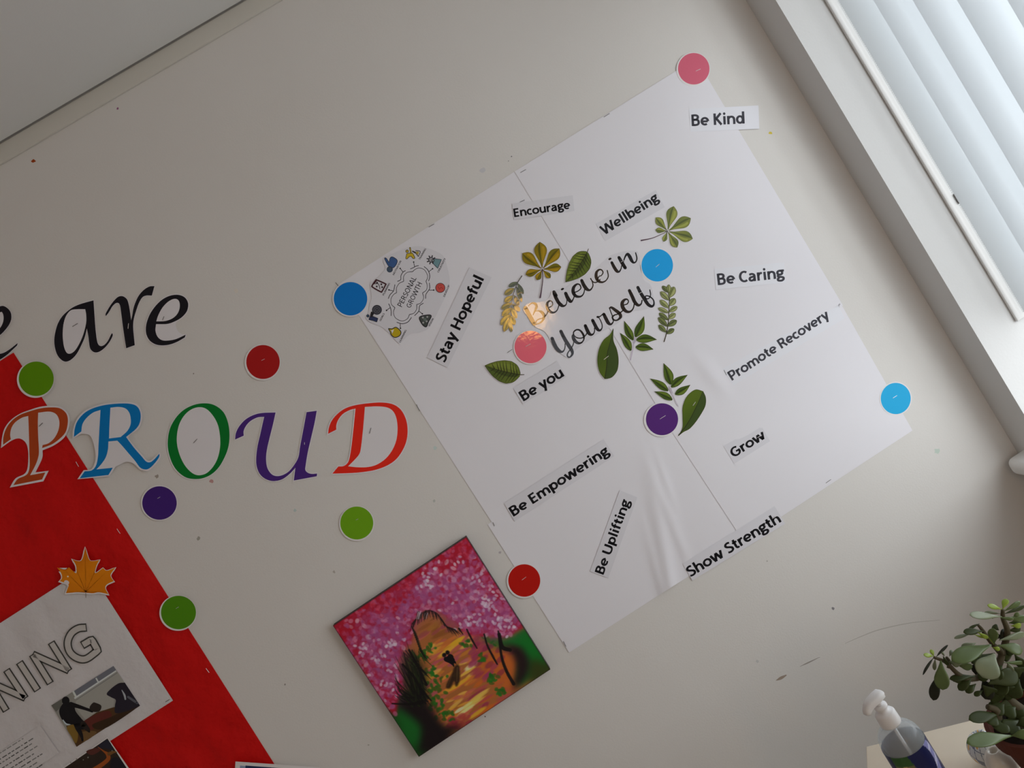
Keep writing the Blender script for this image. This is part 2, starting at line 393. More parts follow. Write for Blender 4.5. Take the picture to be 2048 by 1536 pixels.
# ------------------------------------------------------------------ four big white sheets
SN = np.random.RandomState(5).rand(8, 3)
def ripple(x, y):
    return 0.00022 * (math.sin(x / 61 + y / 93) + math.sin(x / 37 - y / 55 + 1.3)) / 2
def dist_line(x, y, a, b):
    ax, ay = a; bx, by = b; dx, dy = bx - ax, by - ay
    t = ((x - ax) * dx + (y - ay) * dy) / (dx * dx + dy * dy); L = math.hypot(dx, dy)
    return ((x - ax) * dy - (y - ay) * dx) / L, t
def ramp(t, a, b): return max(0.0, min(1.0, (t - a) / (b - a)))
def depth_ll(x, y, u, v):
    d, t = dist_line(x, y, (1296, 930), (1342, 1180))
    h = 0.0085 * ramp(t, -0.2, 1.0) * math.exp(-(d / 15) ** 2)
    d2, t2 = dist_line(x, y, (1278, 1010), (1324, 1185))
    h += 0.0028 * ramp(t2, 0.0, 0.7) * math.exp(-(d2 / 9) ** 2)
    d3, t3 = dist_line(x, y, (1298, 900), (1345, 1040))
    h += 0.0022 * math.exp(-((t3 - .5) / .45) ** 2) * math.exp(-((d3 - 12) / 8) ** 2)
    d4, t4 = dist_line(x, y, (1298, 925), (1374, 1122))
    h += 0.0032 * math.exp(-((t4 - .6) / .45) ** 2) * math.exp(-(d4 / 10) ** 2)
    return 0.0010 + ripple(x, y) + h
def depth_lr(x, y, u, v):
    d, t = dist_line(x, y, (1400, 720), (1442, 775))
    return 0.0019 + ripple(x, y) + 0.003 * math.exp(-(d / 14) ** 2 - ((t - .5) / .7) ** 2)
def depth_ur(x, y, u, v):
    d, t = dist_line(x, y, (1400, 720), (1442, 775))
    return 0.0019 + ripple(x, y) + 0.003 * math.exp(-(d / 14) ** 2 - ((t - .5) / .7) ** 2)
G = 'white poster sheets joined into one big panel'
TLc, TMc, TRc = (678, 568), (1029, 343), (1392, 117)
LMc, CMc, RMc = (983, 1044), (1322, 826), (1684, 612)
BLc, BMc, BRc = (1138, 1305), (1487, 1083), (1825, 861)
s_ul = tag(sheet('poster_sheet', TLc, (1034, 340), (1328, 823), LMc, 40, 44, lambda x, y, u, v: 0.0009 + ripple(x, y), M['sheet']),
    'large white paper sheet at the upper left of the panel, behind the personal growth cut-out', 'poster paper', G)
s_ll = tag(sheet('poster_sheet', (975, 1049), (1328, 822), (1491, 1080), BLc, 90, 60, depth_ll, M['sheet']),
    'large white paper sheet with buckled folds, behind the Be Empowering and Be Uplifting strips', 'poster paper', G)
s_ur = tag(sheet('poster_sheet', TMc, TRc, (1686, 611), CMc, 50, 50, depth_ur, M['sheet']),
    'large white paper sheet at the upper right of the panel, behind the Be Caring strip', 'poster paper', G)
s_lr = tag(sheet('poster_sheet', (1320, 827), (1681, 606), BRc, BMc, 60, 40, depth_lr, M['sheet']),
    'large white paper sheet at the lower right of the panel, behind the Grow strip', 'poster paper', G)
for o in (s_ul, s_ll, s_ur, s_lr): smooth_by_angle(o)
for o, p, q in [(s_ul, (858, 454), (868, 448)), (s_ul, (986, 1045), (989, 1052)), (s_ul, (833, 809), (839, 822)), (s_ul, (1040, 404), (1049, 400)),
                (s_ur, (1041, 345), (1052, 339)), (s_ur, (1208, 234), (1219, 227)), (s_ll, (1127, 1283), (1132, 1293)),
                (s_ll, (1318, 1184), (1329, 1178)), (s_lr, (1652, 966), (1662, 959)), (s_lr, (1448, 740), (1453, 750))]:
    staple(o, p, q, 0.0025)

# ------------------------------------------------------------------ red backing paper and the poster on it
def depth_red(x, y, u, v):
    h = 0.0012
    for (a, b, w, k) in [((40, 880), (150, 1080), 22, .004), ((300, 1430), (420, 1600), 16, .005), ((200, 1060), (330, 1170), 26, .003),
                         ((330, 1440), (470, 1500), 18, .003), ((10, 960), (60, 1150), 24, -.002), ((280, 1180), (350, 1330), 14, .003), ((90, 800), (230, 1010), 12, .0015)]:
        d, t = dist_line(x, y, a, b); h += k * 1.5 * math.exp(-(d / w) ** 2 - ((t - .5) / .55) ** 2)
    edge = min(1, (1 - u) * 12)
    return min(0.0050, max(0.0004, 0.0008 + (h + 0.0012 * math.sin(x / 23 + y / 17)) * edge + 0.0006 * math.sin(y / 31) ** 2))
red = tag(smooth_by_angle(sheet('backing_paper', (-560, 1075), (27, 705), (640, 1672), (47, 2045), 70, 100, depth_red, M['red'])),
          'crumpled bright red backing paper on the lower left of the wall', 'backing paper')
for p, q in [((152, 924), (157, 933)), ((234, 1058), (240, 1067)), ((412, 1337), (418, 1345))]: staple(red, p, q, 0.0034, True)
def depth_po(x, y, u, v):
    d, t = dist_line(x, y, (120, 1250), (250, 1440)); d2, t2 = dist_line(x, y, (60, 1270), (190, 1440))
    return 0.0070 + 0.0007 * math.sin(d / 11) + 0.0006 * math.sin(d2 / 15 + t * 2) + 0.0004 * math.sin(x / 19 + y / 27)
post = tag(smooth_by_angle(sheet('poster_sheet', (-420, 1516), (175, 1134), (346, 1401), (-250, 1785), 70, 40, depth_po, M['poster'])),
           'wrinkled white poster sheet with outlined letters on the red paper', 'poster paper')
staple(post, (331, 1404), (339, 1399), 0.0090)

# ------------------------------------------------------------------ stroke lettering
def E_(cx, cy, rx_, ry_, a0, a1, n=22):
    return [(cx + rx_ * math.cos(math.radians(a0 + (a1 - a0) * i / n)), cy + ry_ * math.sin(math.radians(a0 + (a1 - a0) * i / n))) for i in range(n + 1)]
def S_(*p): return [tuple(q[:2]) for q in spline(p, False, 8)]
X = .73
GL = {
 'B': (.87, [[(.17, 0), (.17, 1)], S_((.17, .92), (.45, .92), (.61, .85), (.64, .72), (.56, .58), (.42, .535), (.17, .535)), S_((.17, .535), (.46, .535), (.65, .46), (.70, .28), (.62, .13), (.44, .08), (.17, .08))]),
 'E': (.757, [[(.17, 0), (.17, 1)], [(.17, .085), (.66, .085)], [(.17, .52), (.62, .52)], [(.17, .915), (.66, .915)]]),
 'K': (.85, [[(.17, 0), (.17, 1)], [(.72, 1), (.24, .49)], [(.30, .56), (.76, 0)]]),
 'C': (.82, [E_(.49, .5, .37, .42, 52, 308)]),
 'P': (.826, [[(.17, 0), (.17, 1)], S_((.17, .915), (.45, .915), (.65, .85), (.69, .67), (.62, .49), (.42, .42), (.17, .42))]),
 'R': (.874, [[(.17, 0), (.17, 1)], S_((.17, .915), (.45, .915), (.63, .86), (.67, .70), (.60, .54), (.42, .48), (.17, .48)), [(.42, .48), (.58, .34), (.76, 0)]]),
 'G': (.99, [E_(.52, .5, .40, .42, 52, 322), [(.835, .22), (.835, .46)], [(.53, .47), (.93, .47)]]),
 'S': (.734, [S_((.60, .87), (.42, .925), (.23, .88), (.15, .74), (.24, .60), (.45, .48), (.60, .36), (.61, .19), (.46, .08), (.26, .075), (.09, .13))]),
 'W': (1.407, [[(.08, 1), (.36, 0)], [(.36, 0), (.70, .97)], [(.70, .97), (1.04, 0)], [(1.04, 0), (1.32, 1)]]),
 'H': (.979, [[(.17, 0), (.17, 1)], [(.81, 0), (.81, 1)], [(.17, .53), (.81, .53)]]),
 'U': (.997, [S_((.17, 1), (.17, .36), (.26, .14), (.50, .075), (.74, .14), (.82, .36), (.82, 1))]),
 'A': (.92, [[(.06, 0), (.46, 1)], [(.46, 1), (.86, 0)], [(.2, .30), (.72, .30)]]),
 'L': (.66, [[(.17, 0), (.17, 1)], [(.17, .085), (.62, .085)]]),
 'N': (1.0, [[(.17, 0), (.17, 1)], [(.17, 1), (.83, 0)], [(.83, 0), (.83, 1)]]),
 'O': (1.05, [E_(.52, .5, .41, .43, 0, 360, 36)]),
 'T': (.76, [[(.38, 0), (.38, 1)], [(.03, .915), (.73, .915)]]),
 'M': (1.3, [[(.17, 0), (.17, 1)], [(.17, 1), (.65, .1)], [(.65, .1), (1.13, 1)], [(1.13, 1), (1.13, 0)]]),
 'I': (.4, [[(.2, 0), (.2, 1)]]),
 'V': (.88, [[(.06, 1), (.44, 0)], [(.44, 0), (.82, 1)]]),
 'Y': (.84, [[(.06, 1), (.42, .45)], [(.78, 1), (.42, .45)], [(.42, .5), (.42, 0)]]),
 'D': (.97, [[(.17, 0), (.17, 1)], S_((.17, .915), (.5, .90), (.74, .74), (.80, .5), (.74, .26), (.5, .10), (.17, .085))]),
 'a': (.767, [S_((.13, .60), (.33, .655), (.51, .60), (.575, .45), (.575, 0)), S_((.575, .41), (.36, .39), (.18, .33), (.14, .19), (.23, .085), (.39, .095), (.575, .22))]),
 'b': (.834, [[(.155, 0), (.155, 1.06)], E_(.45, .365, .26, .285, 0, 360, 30)]),
 'c': (.65, [E_(.38, .365, .28, .285, 50, 310)]),
 'd': (.834, [[(.68, 0), (.68, 1.06)], E_(.38, .365, .26, .285, 0, 360, 30)]),
 'e': (.781, [[(.14, .355), (.66, .355)], E_(.39, .365, .285, .285, -2, 308)]),
 'f': (.491, [S_((.48, .98), (.33, .98), (.23, .86), (.23, .6), (.23, 0)), [(.04, .645), (.45, .645)]]),
 'g': (.736, [E_(.34, .50, .22, .17, 0, 360, 26), [(.42, .665), (.73, .665)], S_((.24, .35), (.15, .25), (.20, .15), (.42, .115), (.60, .05), (.61, -.09), (.48, -.19), (.31, -.205), (.14, -.16), (.12, -.04), (.24, .09))]),
 'h': (.834, [[(.155, 0), (.155, 1.06)], S_((.155, .45), (.27, .60), (.44, .65), (.60, .59), (.68, .42), (.68, 0))]),
 'i': (.382, [[(.19, 0), (.19, X)], 'dot']),
 'l': (.382, [[(.19, 0), (.19, 1.06)]]),
 'm': (1.263, [[(.155, 0), (.155, X)], S_((.155, .45), (.26, .60), (.40, .65), (.55, .59), (.63, .42), (.63, 0)), S_((.63, .45), (.74, .60), (.88, .65), (1.03, .59), (1.11, .42), (1.11, 0))]),
 'n': (.834, [[(.155, 0), (.155, X)], S_((.155, .45), (.27, .60), (.44, .65), (.60, .59), (.68, .42), (.68, 0))]),
 'o': (.835, [E_(.417, .365, .31, .285, 0, 360, 32)]),
 'p': (.834, [[(.155, -.27), (.155, X)], E_(.45, .365, .26, .285, 0, 360, 30)]),
 'r': (.551, [[(.155, 0), (.155, X)], S_((.155, .42), (.25, .57), (.38, .645), (.52, .635))]),
 't': (.539, [S_((.24, .92), (.24, .45), (.24, .22), (.32, .09), (.49, .09)), [(.04, .645), (.48, .645)]]),
 'u': (.834, [S_((.15, X), (.15, .32), (.22, .13), (.38, .078), (.55, .13), (.68, .28)), [(.68, 0), (.68, X)]]),
 'v': (.735, [[(.09, X), (.37, 0)], [(.65, X), (.37, 0)]]),
 'w': (1.157, [[(.08, X), (.31, 0)], [(.31, 0), (.58, .71)], [(.58, .71), (.85, 0)], [(.85, 0), (1.08, X)]]),
 'y': (.736, [[(.09, X), (.37, .02)], [(.65, X), (.25, -.27)]]),
 ' ': (.351, []),
}
def text(a, s, p0, p1, h, c, wv=.225, wh=.18):
    """letters drawn as pen strokes from baseline point p0 to p1, capital height h (photo pixels in a's view)"""
    pen, strips, dots = 0.0, [], []
    for ch in s:
        adv, st = GL[ch]
        for q in st:
            if q == 'dot': dots.append((pen + .19, .94)); continue
            P = np.array(q, float); P[:, 0] += pen
            t = np.gradient(P, axis=0); t /= np.linalg.norm(t, axis=1, keepdims=True) + 1e-9
            w = np.sqrt((wv * t[:, 1]) ** 2 + (wh * t[:, 0]) ** 2)[:, None] / 2
            if len(q) == 2 and abs(t[0, 0]) > .15 and abs(t[0, 1]) > .3: w = w * 1.04
            n = np.c_[-t[:, 1], t[:, 0]] * w
            strips.append((P + n, P - n))
        pen += adv
    xs = np.concatenate([np.r_[A[:, 0], B[:, 0]] for A, B in strips]); x0, x1 = xs.min(), xs.max()
    p0, p1 = np.array(p0, float), np.array(p1, float)
    ux = (p1 - p0) / (x1 - x0); d = (p1 - p0) / np.linalg.norm(p1 - p0); uy = np.array([d[1], -d[0]]) * h
    f = lambda P: p0 + np.outer(P[:, 0] - x0, ux) + np.outer(P[:, 1], uy)
    a.n += 1
    for A, B in strips:
        N = len(A); a._add(np.vstack([f(A), f(B)]), [(i, i + 1, N + i + 1, N + i) for i in range(N - 1)], c, False)
    for x, y in dots:
        a._add(f(ell(x, y, .115, .115, 20)), [tuple(range(20))], c, False)

# ------------------------------------------------------------------ word strips
BK, GK = (18, 17, 20), (52, 52, 58)  # GK: black ink with its sheen painted in as grey
GW = 'printed word strips on the big white panel'
def strip(word, rect, p0, p1, h, label, k=BK, m='label', stp=(), depth=0.0024):
    o = tag(cut('word_strip', [np.array(rect, float)], depth, M[m]), label, 'word strip', GW)
    a = Art(depth); text(a, word, p0, p1, h, ink(k)); a.build('printed_words', M['ink'], o)
    for p, q in stp: staple(o, p, q, depth + 0.0009, True)
strip('Be Kind', [(1378, 218), (1517, 210.8), (1518.6, 257.6), (1380.9, 263.5)], (1383.5, 252.2), (1489.5, 247), 23, 'white paper strip reading Be Kind, below the topmost pink circle', GK, 'labelb')
strip('Encourage', [(1024, 407), (1145.6, 390.4), (1148.8, 421.7), (1027.8, 439.9)], (1028.6, 434.3), (1141.4, 417.3), 17, 'white paper strip reading Encourage, stuck over the seam of the upper sheets')
strip('Wellbeing', [(1191.9, 447.5), (1311.5, 380), (1329.5, 414.4), (1210.4, 482.3)], (1208, 471), (1319.5, 400.5), 19.7, 'slanted paper strip reading Wellbeing, above the words Believe in', (30, 30, 34))  # black ink greyed a little to carry its sheen
strip('Be Caring', [(1428.3, 538.1), (1568, 525), (1572.5, 565), (1431.9, 579.7)], (1435.7, 570.3), (1569.6, 555.7), 22.8, 'white paper strip reading Be Caring, right of the light blue circle', GK, 'labelb')
strip('Promote Recovery', [(1445, 737.7), (1676.5, 611.3), (1690, 636), (1466.2, 771.4)], (1464.2, 761.5), (1661, 634.5), 19.5, 'long slanted paper strip reading Promote Recovery', GK, 'labelb')
strip('Grow', [(1446.8, 891.8), (1470, 879), (1478, 878.5), (1496, 870), (1519, 855.6), (1525, 856), (1540, 882.3), (1468.4, 927.6)], (1467.2, 916.2), (1533, 874.8), 19.5, 'small paper strip reading Grow, right of the purple circle and round leaf', stp=[((1515, 875), (1524, 870))])
strip('Show Strength', [(1365.2, 1127.2), (1549.2, 1012.3), (1570.3, 1047.5), (1384.6, 1161.1)], (1381, 1154.6), (1563.5, 1043), 21.5, 'slanted paper strip reading Show Strength, across the bottom edge of the panel', stp=[((1545, 1037), (1553, 1032))])
strip('Be Uplifting', [(1180.2, 1142.5), (1239.4, 980.4), (1274.6, 994.7), (1216.6, 1156.2)], (1206.9, 1149.9), (1260.5, 1002.5), 18.75, 'steeply tilted paper strip reading Be Uplifting')
strip('Be Empowering', [(1008, 1006.5), (1207.4, 878.8), (1228.5, 912.2), (1029.3, 1042.9)], (1027.3, 1033.5), (1220.5, 907), 20.4, 'slanted paper strip reading Be Empowering')
strip('Be you', [(1026.4, 776.3), (1114.7, 722), (1132.7, 753.6), (1045.9, 808.3)], (1047.3, 803), (1129.2, 751.6), 21.2, 'short paper strip reading Be you, below the pink circle', stp=[((1108, 743), (1115, 739))])
strip('Stay Hopeful', [(854.1, 715.3), (938.9, 534.8), (983.3, 554.6), (895.1, 735.1)], (889.2, 726.3), (968.3, 558), 21.8, 'steeply tilted paper strip reading Stay Hopeful, beside the personal growth cut-out')

# ------------------------------------------------------------------ paper circles
GC = 'coloured paper circles pinned to the wall display'
for x, y, rx_, ry_, c, ref, d, lab, st, off in [
    (526, 724, 33.5, 34, (118, 16, 16), 150, .0024, 'dark red paper circle on bare wall above the letter U', ((523, 721), (529, 718)), (-1, 1)),
    (72.5, 757.5, 35, 34.5, (55, 88, 4), 130, .0075, 'green paper circle on the top edge of the red paper, above the letter P', None, (-1.5, 1.5)),
    (319, 1006, 34.5, 33.5, (40, 20, 74), 140, .0024, 'dark purple paper circle on bare wall below the letters R and O', ((315, 997), (320, 994)), (-.5, 0)),
    (713.5, 1046, 33, 33, (76, 116, 14), 152, .0024, 'green paper circle on bare wall above the painted canvas', ((712, 1040), (716, 1038)), (0, 1)),
    (357, 1225, 35, 33.5, (46, 84, 8), 132, .0075, 'green paper circle on the right edge of the red paper, beside the maple leaf', ((352, 1217), (357, 1214)), (-1, 1)),
    (1048.5, 1161, 32, 32.5, (138, 16, 10), 160, .0024, 'bright red paper circle right of the painted canvas', ((1044, 1160), (1052, 1154)), (-1, 1)),
    (701, 597.5, 33.5, 33.5, (2, 84, 146), 155, .0024, 'dark blue paper circle beside the personal growth cut-out', None, (-.5, .5)),
    (1387.5, 137.5, 31.5, 31.5, (168, 80, 98), 174, .0024, 'pink paper circle above the Be Kind strip, topmost of the display', ((1392, 142), (1401, 138)), (-1, 1)),
    (1314.5, 530.5, 31.5, 32.5, (22, 128, 184), 172, .0024, 'light blue paper circle right of the words Believe in', ((1312, 534), (1319, 528)), (-.8, 1)),
    (1061, 694, 32, 32.5, (176, 56, 72), 168, .0028, 'pink paper circle between the words Believe in and the Be you strip', ((1051, 693), (1061, 688)), (0, .5)),
    (1324, 838.5, 32.2, 32, (66, 32, 92), 170, .0028, 'purple paper circle in the middle of the white panel, beside a round leaf', ((1320, 838), (1331, 831)), (-2, 1)),
    (1791.5, 797, 30, 31.3, (30, 138, 182), 178, .0024, 'light blue paper circle at the right edge of the white panel', ((1786, 796), (1794, 791)), (0, 0))]:
    o = tag(cut('paper_circle', [ell(x + off[0], y + off[1], rx_ + 2.2, ry_ + 2.2, 64)], d, M['paper'], thick=0.0007), lab, 'paper circle', GC)
    a = Art(d); a.dot(x, y, rx_, ink(c, ref), ry_, n=64)
    a.build('printed_disc', M['inkl' if ref == 168 else 'inkg'], o)
    if st: staple(o, *st, d + 0.0008, True)

# ------------------------------------------------------------------ letters WE ARE PROUD
BLK = (16, 15, 19)
def letter(ch, view_, outline, holes, c, ref, lab, group, backing=None, border=1.0, d=.0016, stp=(), grad=None, m='lpaper'):
    ox, oy, k = view_
    o_ = spline(outline, True, 7)
    back = view(spline(backing, True, 7) if backing is not None else offset(o_, border * k), ox, oy, k)
    th = tag(cut('paper_letter', [back], d, M[m]), lab, 'letter', group)
    a = Art(d, ox, oy, k); a.fill(outline, grad or ink(c, ref), holes, n=7); a.build('printed_letter', M['inkg'], th)
    for p, q, l in stp: staple(th, p, q, d + .0009, l)
VA, VP, VU = (0, 500, 4.518), (0, 780, 4.518), (400, 660, 4.518)
GA, GP = 'black cut-out letters of the top line', 'coloured cut-out letters of the word PROUD'
letter('e', VA, [(160, 840, 'c'), (155, 862, 'c'), (110, 905), (60, 950), (0, 990), (-60, 1010), (-130, 1000), (-180, 950), (-200, 880), (-190, 800), (-150, 700), (-95, 600), (-40, 535), (15, 505), (60, 520), (95, 560), (103, 615), (85, 670), (45, 725), (-5, 772), (-80, 810), (-100, 815, 'c'), (-95, 880), (-70, 925), (-30, 940), (30, 930), (90, 895)],
    [[(-95, 785, 'c'), (-70, 720), (-45, 640), (-10, 575), (15, 560), (30, 590), (30, 640), (10, 690), (-40, 750)]], BLK, 130, 'black paper letter e cut off at the left edge of the photo', GA, d=.0042)
letter('a', VA, [(845, 455, 'c'), (852, 560), (862, 700), (875, 810), (890, 855), (915, 868), (945, 855), (975, 820), (1003, 765), (1014, 750, 'c'), (1018, 775), (990, 830), (950, 880), (905, 915), (870, 926), (840, 918), (815, 890), (805, 840), (798, 780), (785, 710, 'c'), (765, 790), (735, 860), (695, 935), (650, 985), (605, 1008), (565, 1000), (525, 960), (500, 900), (490, 820), (500, 740), (525, 660), (570, 590), (640, 530), (700, 498), (770, 475)],
    [[(770, 535, 'c'), (700, 535), (640, 545), (600, 590), (578, 650), (568, 720), (568, 800), (580, 880), (605, 930), (640, 935), (680, 905), (720, 840), (750, 770), (770, 700), (780, 640), (778, 580)]], BLK, 135, 'black paper letter a with a staple in its bowl', GA, stp=[((145, 653), (155, 647), False)])
letter('r', VA, [(957, 598, 'c'), (985, 560), (1015, 510), (1045, 482), (1070, 480), (1085, 505), (1095, 570), (1105, 650), (1120, 760), (1140, 888, 'c'), (1218, 860, 'c'), (1210, 780), (1203, 690), (1210, 620), (1230, 550), (1255, 480), (1285, 430), (1320, 412), (1372, 412, 'c'), (1396, 326, 'c'), (1350, 330), (1300, 360), (1255, 410), (1225, 470), (1205, 530), (1195, 590), (1185, 635, 'c'), (1175, 560), (1165, 500), (1150, 450), (1125, 425), (1095, 416), (1060, 428), (1020, 470), (985, 520), (955, 575)],
    [], BLK, 138, 'black paper letter r between the letters a and e', GA, border=.8, stp=[((257, 647), (256, 657), True)])
letter('e', VA, [(1678, 765, 'c'), (1670, 790, 'c'), (1600, 830), (1530, 855), (1460, 862), (1400, 850), (1350, 815), (1322, 760), (1318, 700), (1330, 640), (1360, 570), (1410, 500), (1470, 445), (1540, 412), (1610, 405), (1665, 425), (1695, 465), (1700, 510), (1685, 560), (1640, 610), (1580, 645), (1510, 668), (1410, 670, 'c'), (1405, 730), (1425, 785), (1465, 815), (1520, 818), (1590, 805)],
    [[(1412, 645, 'c'), (1430, 590), (1465, 525), (1510, 475), (1560, 445), (1600, 445), (1622, 475), (1622, 530), (1600, 580), (1555, 620), (1490, 642)]], BLK, 140, 'black paper letter e after the letter r', GA, stp=[((325, 640), (328, 633), False)],
    backing=[(1686, 762, 'c'), (1676, 796, 'c'), (1600, 838), (1530, 862), (1460, 869), (1396, 857), (1344, 820), (1315, 762), (1311, 700), (1323, 638), (1354, 566), (1405, 495), (1466, 439), (1538, 405), (1611, 398), (1669, 419), (1702, 461), (1707, 511), (1690, 565), (1645, 616), (1596, 650), (1590, 690), (1610, 735), (1645, 760)])
letter('P', VP, [(28, 495, 'c'), (30, 430), (50, 360), (95, 290), (170, 230), (260, 195), (370, 165), (470, 157), (540, 165), (590, 200), (612, 250), (610, 320), (590, 385), (540, 440), (470, 490), (380, 525, 'c'), (385, 498, 'c'), (440, 480), (490, 435), (525, 370), (537, 300), (525, 245), (495, 210), (440, 195), (345, 205, 'c'), (342, 300), (345, 420), (352, 550), (345, 610), (320, 680), (272, 770, 'c'), (410, 745, 'c'), (380, 808, 'c'), (120, 860, 'c'), (160, 805), (225, 775), (255, 745), (268, 680), (265, 560), (262, 420), (258, 300), (255, 235, 'c'), (200, 250), (140, 290), (105, 340), (92, 400), (98, 445, 'c')],
    [], (108, 40, 14), 132, 'brown-red paper letter P with white border on the red paper', GP, d=.0064, stp=[((78, 853), (85, 846), False)],
    backing=[(8, 525, 'c'), (20, 420), (45, 340), (100, 270), (180, 215), (270, 180), (370, 150), (480, 142), (560, 155), (605, 195), (628, 250), (625, 330), (600, 400), (560, 450), (480, 505), (385, 545, 'c'), (380, 620), (320, 745, 'c'), (440, 730, 'c'), (392, 825, 'c'), (88, 882, 'c'), (140, 800), (215, 762), (245, 720), (255, 640), (255, 560), (240, 490), (205, 450), (160, 438), (100, 460)])
letter('R', VP, [(667, 425, 'c'), (675, 350), (700, 280), (760, 210), (840, 165), (950, 135), (1080, 122), (1180, 125), (1240, 150), (1270, 210), (1265, 290), (1230, 350), (1140, 425, 'c'), (1210, 520), (1280, 600), (1320, 645), (1355, 652), (1390, 630), (1440, 575, 'c'), (1438, 605), (1400, 660), (1350, 708), (1310, 718), (1265, 700), (1220, 640), (1160, 570), (1100, 500), (1060, 458, 'c'), (980, 465, 'c'), (975, 540), (955, 610), (915, 670), (872, 717, 'c'), (1020, 702, 'c'), (980, 768, 'c'), (720, 798, 'c'), (765, 735, 'c'), (830, 725), (868, 680), (885, 600), (890, 500), (898, 350), (908, 180, 'c'), (840, 205), (780, 255), (745, 310), (735, 375, 'c')],
    [[(998, 160, 'c'), (990, 300), (985, 438, 'c'), (1090, 425, 'c'), (1150, 370), (1180, 310), (1180, 250), (1165, 200), (1130, 165), (1070, 153)]], (4, 74, 120), 136, 'blue paper letter R partly over the red paper', GP, d=.0064,
    backing=[(655, 440, 'c'), (662, 350), (690, 270), (750, 200), (835, 155), (950, 122), (1080, 110), (1190, 112), (1250, 138), (1284, 210), (1278, 295), (1245, 355), (1160, 425), (1220, 510), (1290, 590), (1325, 632), (1355, 638), (1385, 618), (1445, 562, 'c'), (1450, 608), (1410, 670), (1355, 722), (1310, 732), (1260, 715), (1215, 670), (1150, 648), (1090, 670), (1030, 700), (1045, 690, 'c'), (990, 780, 'c'), (700, 806, 'c'), (755, 725, 'c'), (825, 715), (855, 660), (865, 600), (850, 500), (820, 420), (780, 398), (735, 395, 'c')])
O_ = [(1840, 120), (1920, 130), (1990, 170), (2037, 230), (2068, 330), (2073, 450), (2050, 560), (1990, 680), (1920, 755), (1840, 795), (1760, 805), (1680, 790), (1610, 740), (1560, 670), (1525, 570), (1515, 470), (1535, 350), (1590, 250), (1660, 180), (1750, 135)]
letter('O', VP, O_, [[(1805, 155), (1870, 175), (1930, 240), (1970, 320), (1988, 420), (1988, 520), (1965, 620), (1920, 700), (1860, 755), (1790, 770), (1730, 745), (1670, 680), (1625, 590), (1600, 490), (1600, 400), (1620, 310), (1665, 230), (1730, 175)]],
    (4, 76, 26), 142, 'green paper letter O with a staple in its middle', GP, backing=offset(spline(O_, True, 2), 5) + np.array([-3, 3]), stp=[((387, 886), (394, 878), False)])
letter('U', VU, [(317, 990, 'c'), (325, 930), (355, 870), (410, 810), (480, 770), (560, 750), (683, 745, 'c'), (660, 850), (630, 970), (605, 1080), (597, 1170), (610, 1250), (650, 1305), (700, 1320), (760, 1305), (820, 1260), (885, 1160), (905, 1050), (930, 920), (963, 742, 'c'), (1055, 730, 'c'), (1035, 840), (1005, 970), (975, 1100), (955, 1220), (952, 1265), (975, 1290), (1010, 1300), (1058, 1297, 'c'), (1055, 1322, 'c'), (847, 1360, 'c'), (862, 1245, 'c'), (810, 1300), (740, 1350), (660, 1365), (590, 1345), (540, 1300), (512, 1230), (508, 1150), (520, 1050), (545, 940), (565, 850), (580, 785, 'c'), (520, 790), (460, 820), (420, 860), (395, 910), (395, 955, 'c')],
    [], (48, 26, 84), 148, 'purple paper letter U on bare wall', GP, border=1.6, stp=[((609, 885), (609, 889), True)])
letter('D', VU, [(1157, 938, 'c'), (1165, 880), (1190, 820), (1240, 760), (1310, 710), (1400, 680), (1520, 662), (1640, 655), (1740, 670), (1810, 715), (1855, 790), (1875, 880), (1870, 980), (1840, 1070), (1780, 1160), (1700, 1220), (1600, 1260), (1500, 1280), (1380, 1292), (1195, 1298, 'c'), (1250, 1233, 'c'), (1300, 1228), (1340, 1190), (1360, 1110), (1375, 1000), (1390, 860), (1405, 710, 'c'), (1350, 725), (1290, 760), (1250, 810), (1232, 860), (1232, 900, 'c')],
    [[(1490, 695, 'c'), (1482, 800), (1470, 930), (1455, 1060), (1440, 1120), (1400, 1170), (1338, 1232, 'c'), (1420, 1240), (1520, 1238), (1600, 1215), (1680, 1160), (1740, 1080), (1775, 990), (1785, 890), (1775, 800), (1745, 735), (1690, 700), (1600, 690)]], (174, 28, 16), 154, 'bright red paper letter D at the end of the word PROUD', GP, border=2.2, stp=[((739, 867), (742, 856), False)])

# ------------------------------------------------------------------ leaves cut from printed card
PROF = {
 'lobe': [(0, .04), (.2, .22), (.4, .60), (.58, .93), (.70, 1), (.82, .84), (.92, .48), (1, 0)],
 'beech': [(0, .10), (.06, .50), (.15, .80), (.32, 1), (.52, .93), (.72, .66), (.88, .32), (1, 0)],
 'oval': [(0, .06), (.15, .45), (.35, .85), (.55, 1), (.75, .9), (.9, .55), (1, .12)],
 'point': [(0, .15), (.12, .62), (.30, .98), (.45, 1), (.65, .74), (.85, .32), (1, 0)],
}
def leaf_edges(base, tip, w, prof, bend=0.0, n=18):
    b, t = np.array(base, float), np.array(tip, float); ax = t - b; L = np.linalg.norm(ax); ax /= L; nn = np.array([-ax[1], ax[0]])
    P = PROF[prof]; ts = np.linspace(0, 1, n); ws = np.interp(ts, [p[0] for p in P], [p[1] for p in P])
    k = np.convolve(np.r_[ws[0], ws, ws[-1]], [.25, .5, .25], 'valid'); k[0], k[-1] = ws[0], ws[-1]; ws = k * w / 2
    mid = b + np.outer(ts * L, ax) + np.outer(np.sin(ts * np.pi) * bend, nn)
    return mid, mid + nn * ws[:, None], mid - nn * ws[:, None]
def leaf_outline(*a, **k):
    m, l, r = leaf_edges(*a, **k); return np.vstack([l, r[::-1]])
def mixc(a, b, t): return tuple(x * (1 - t) + y * t for x, y in zip(a, b))
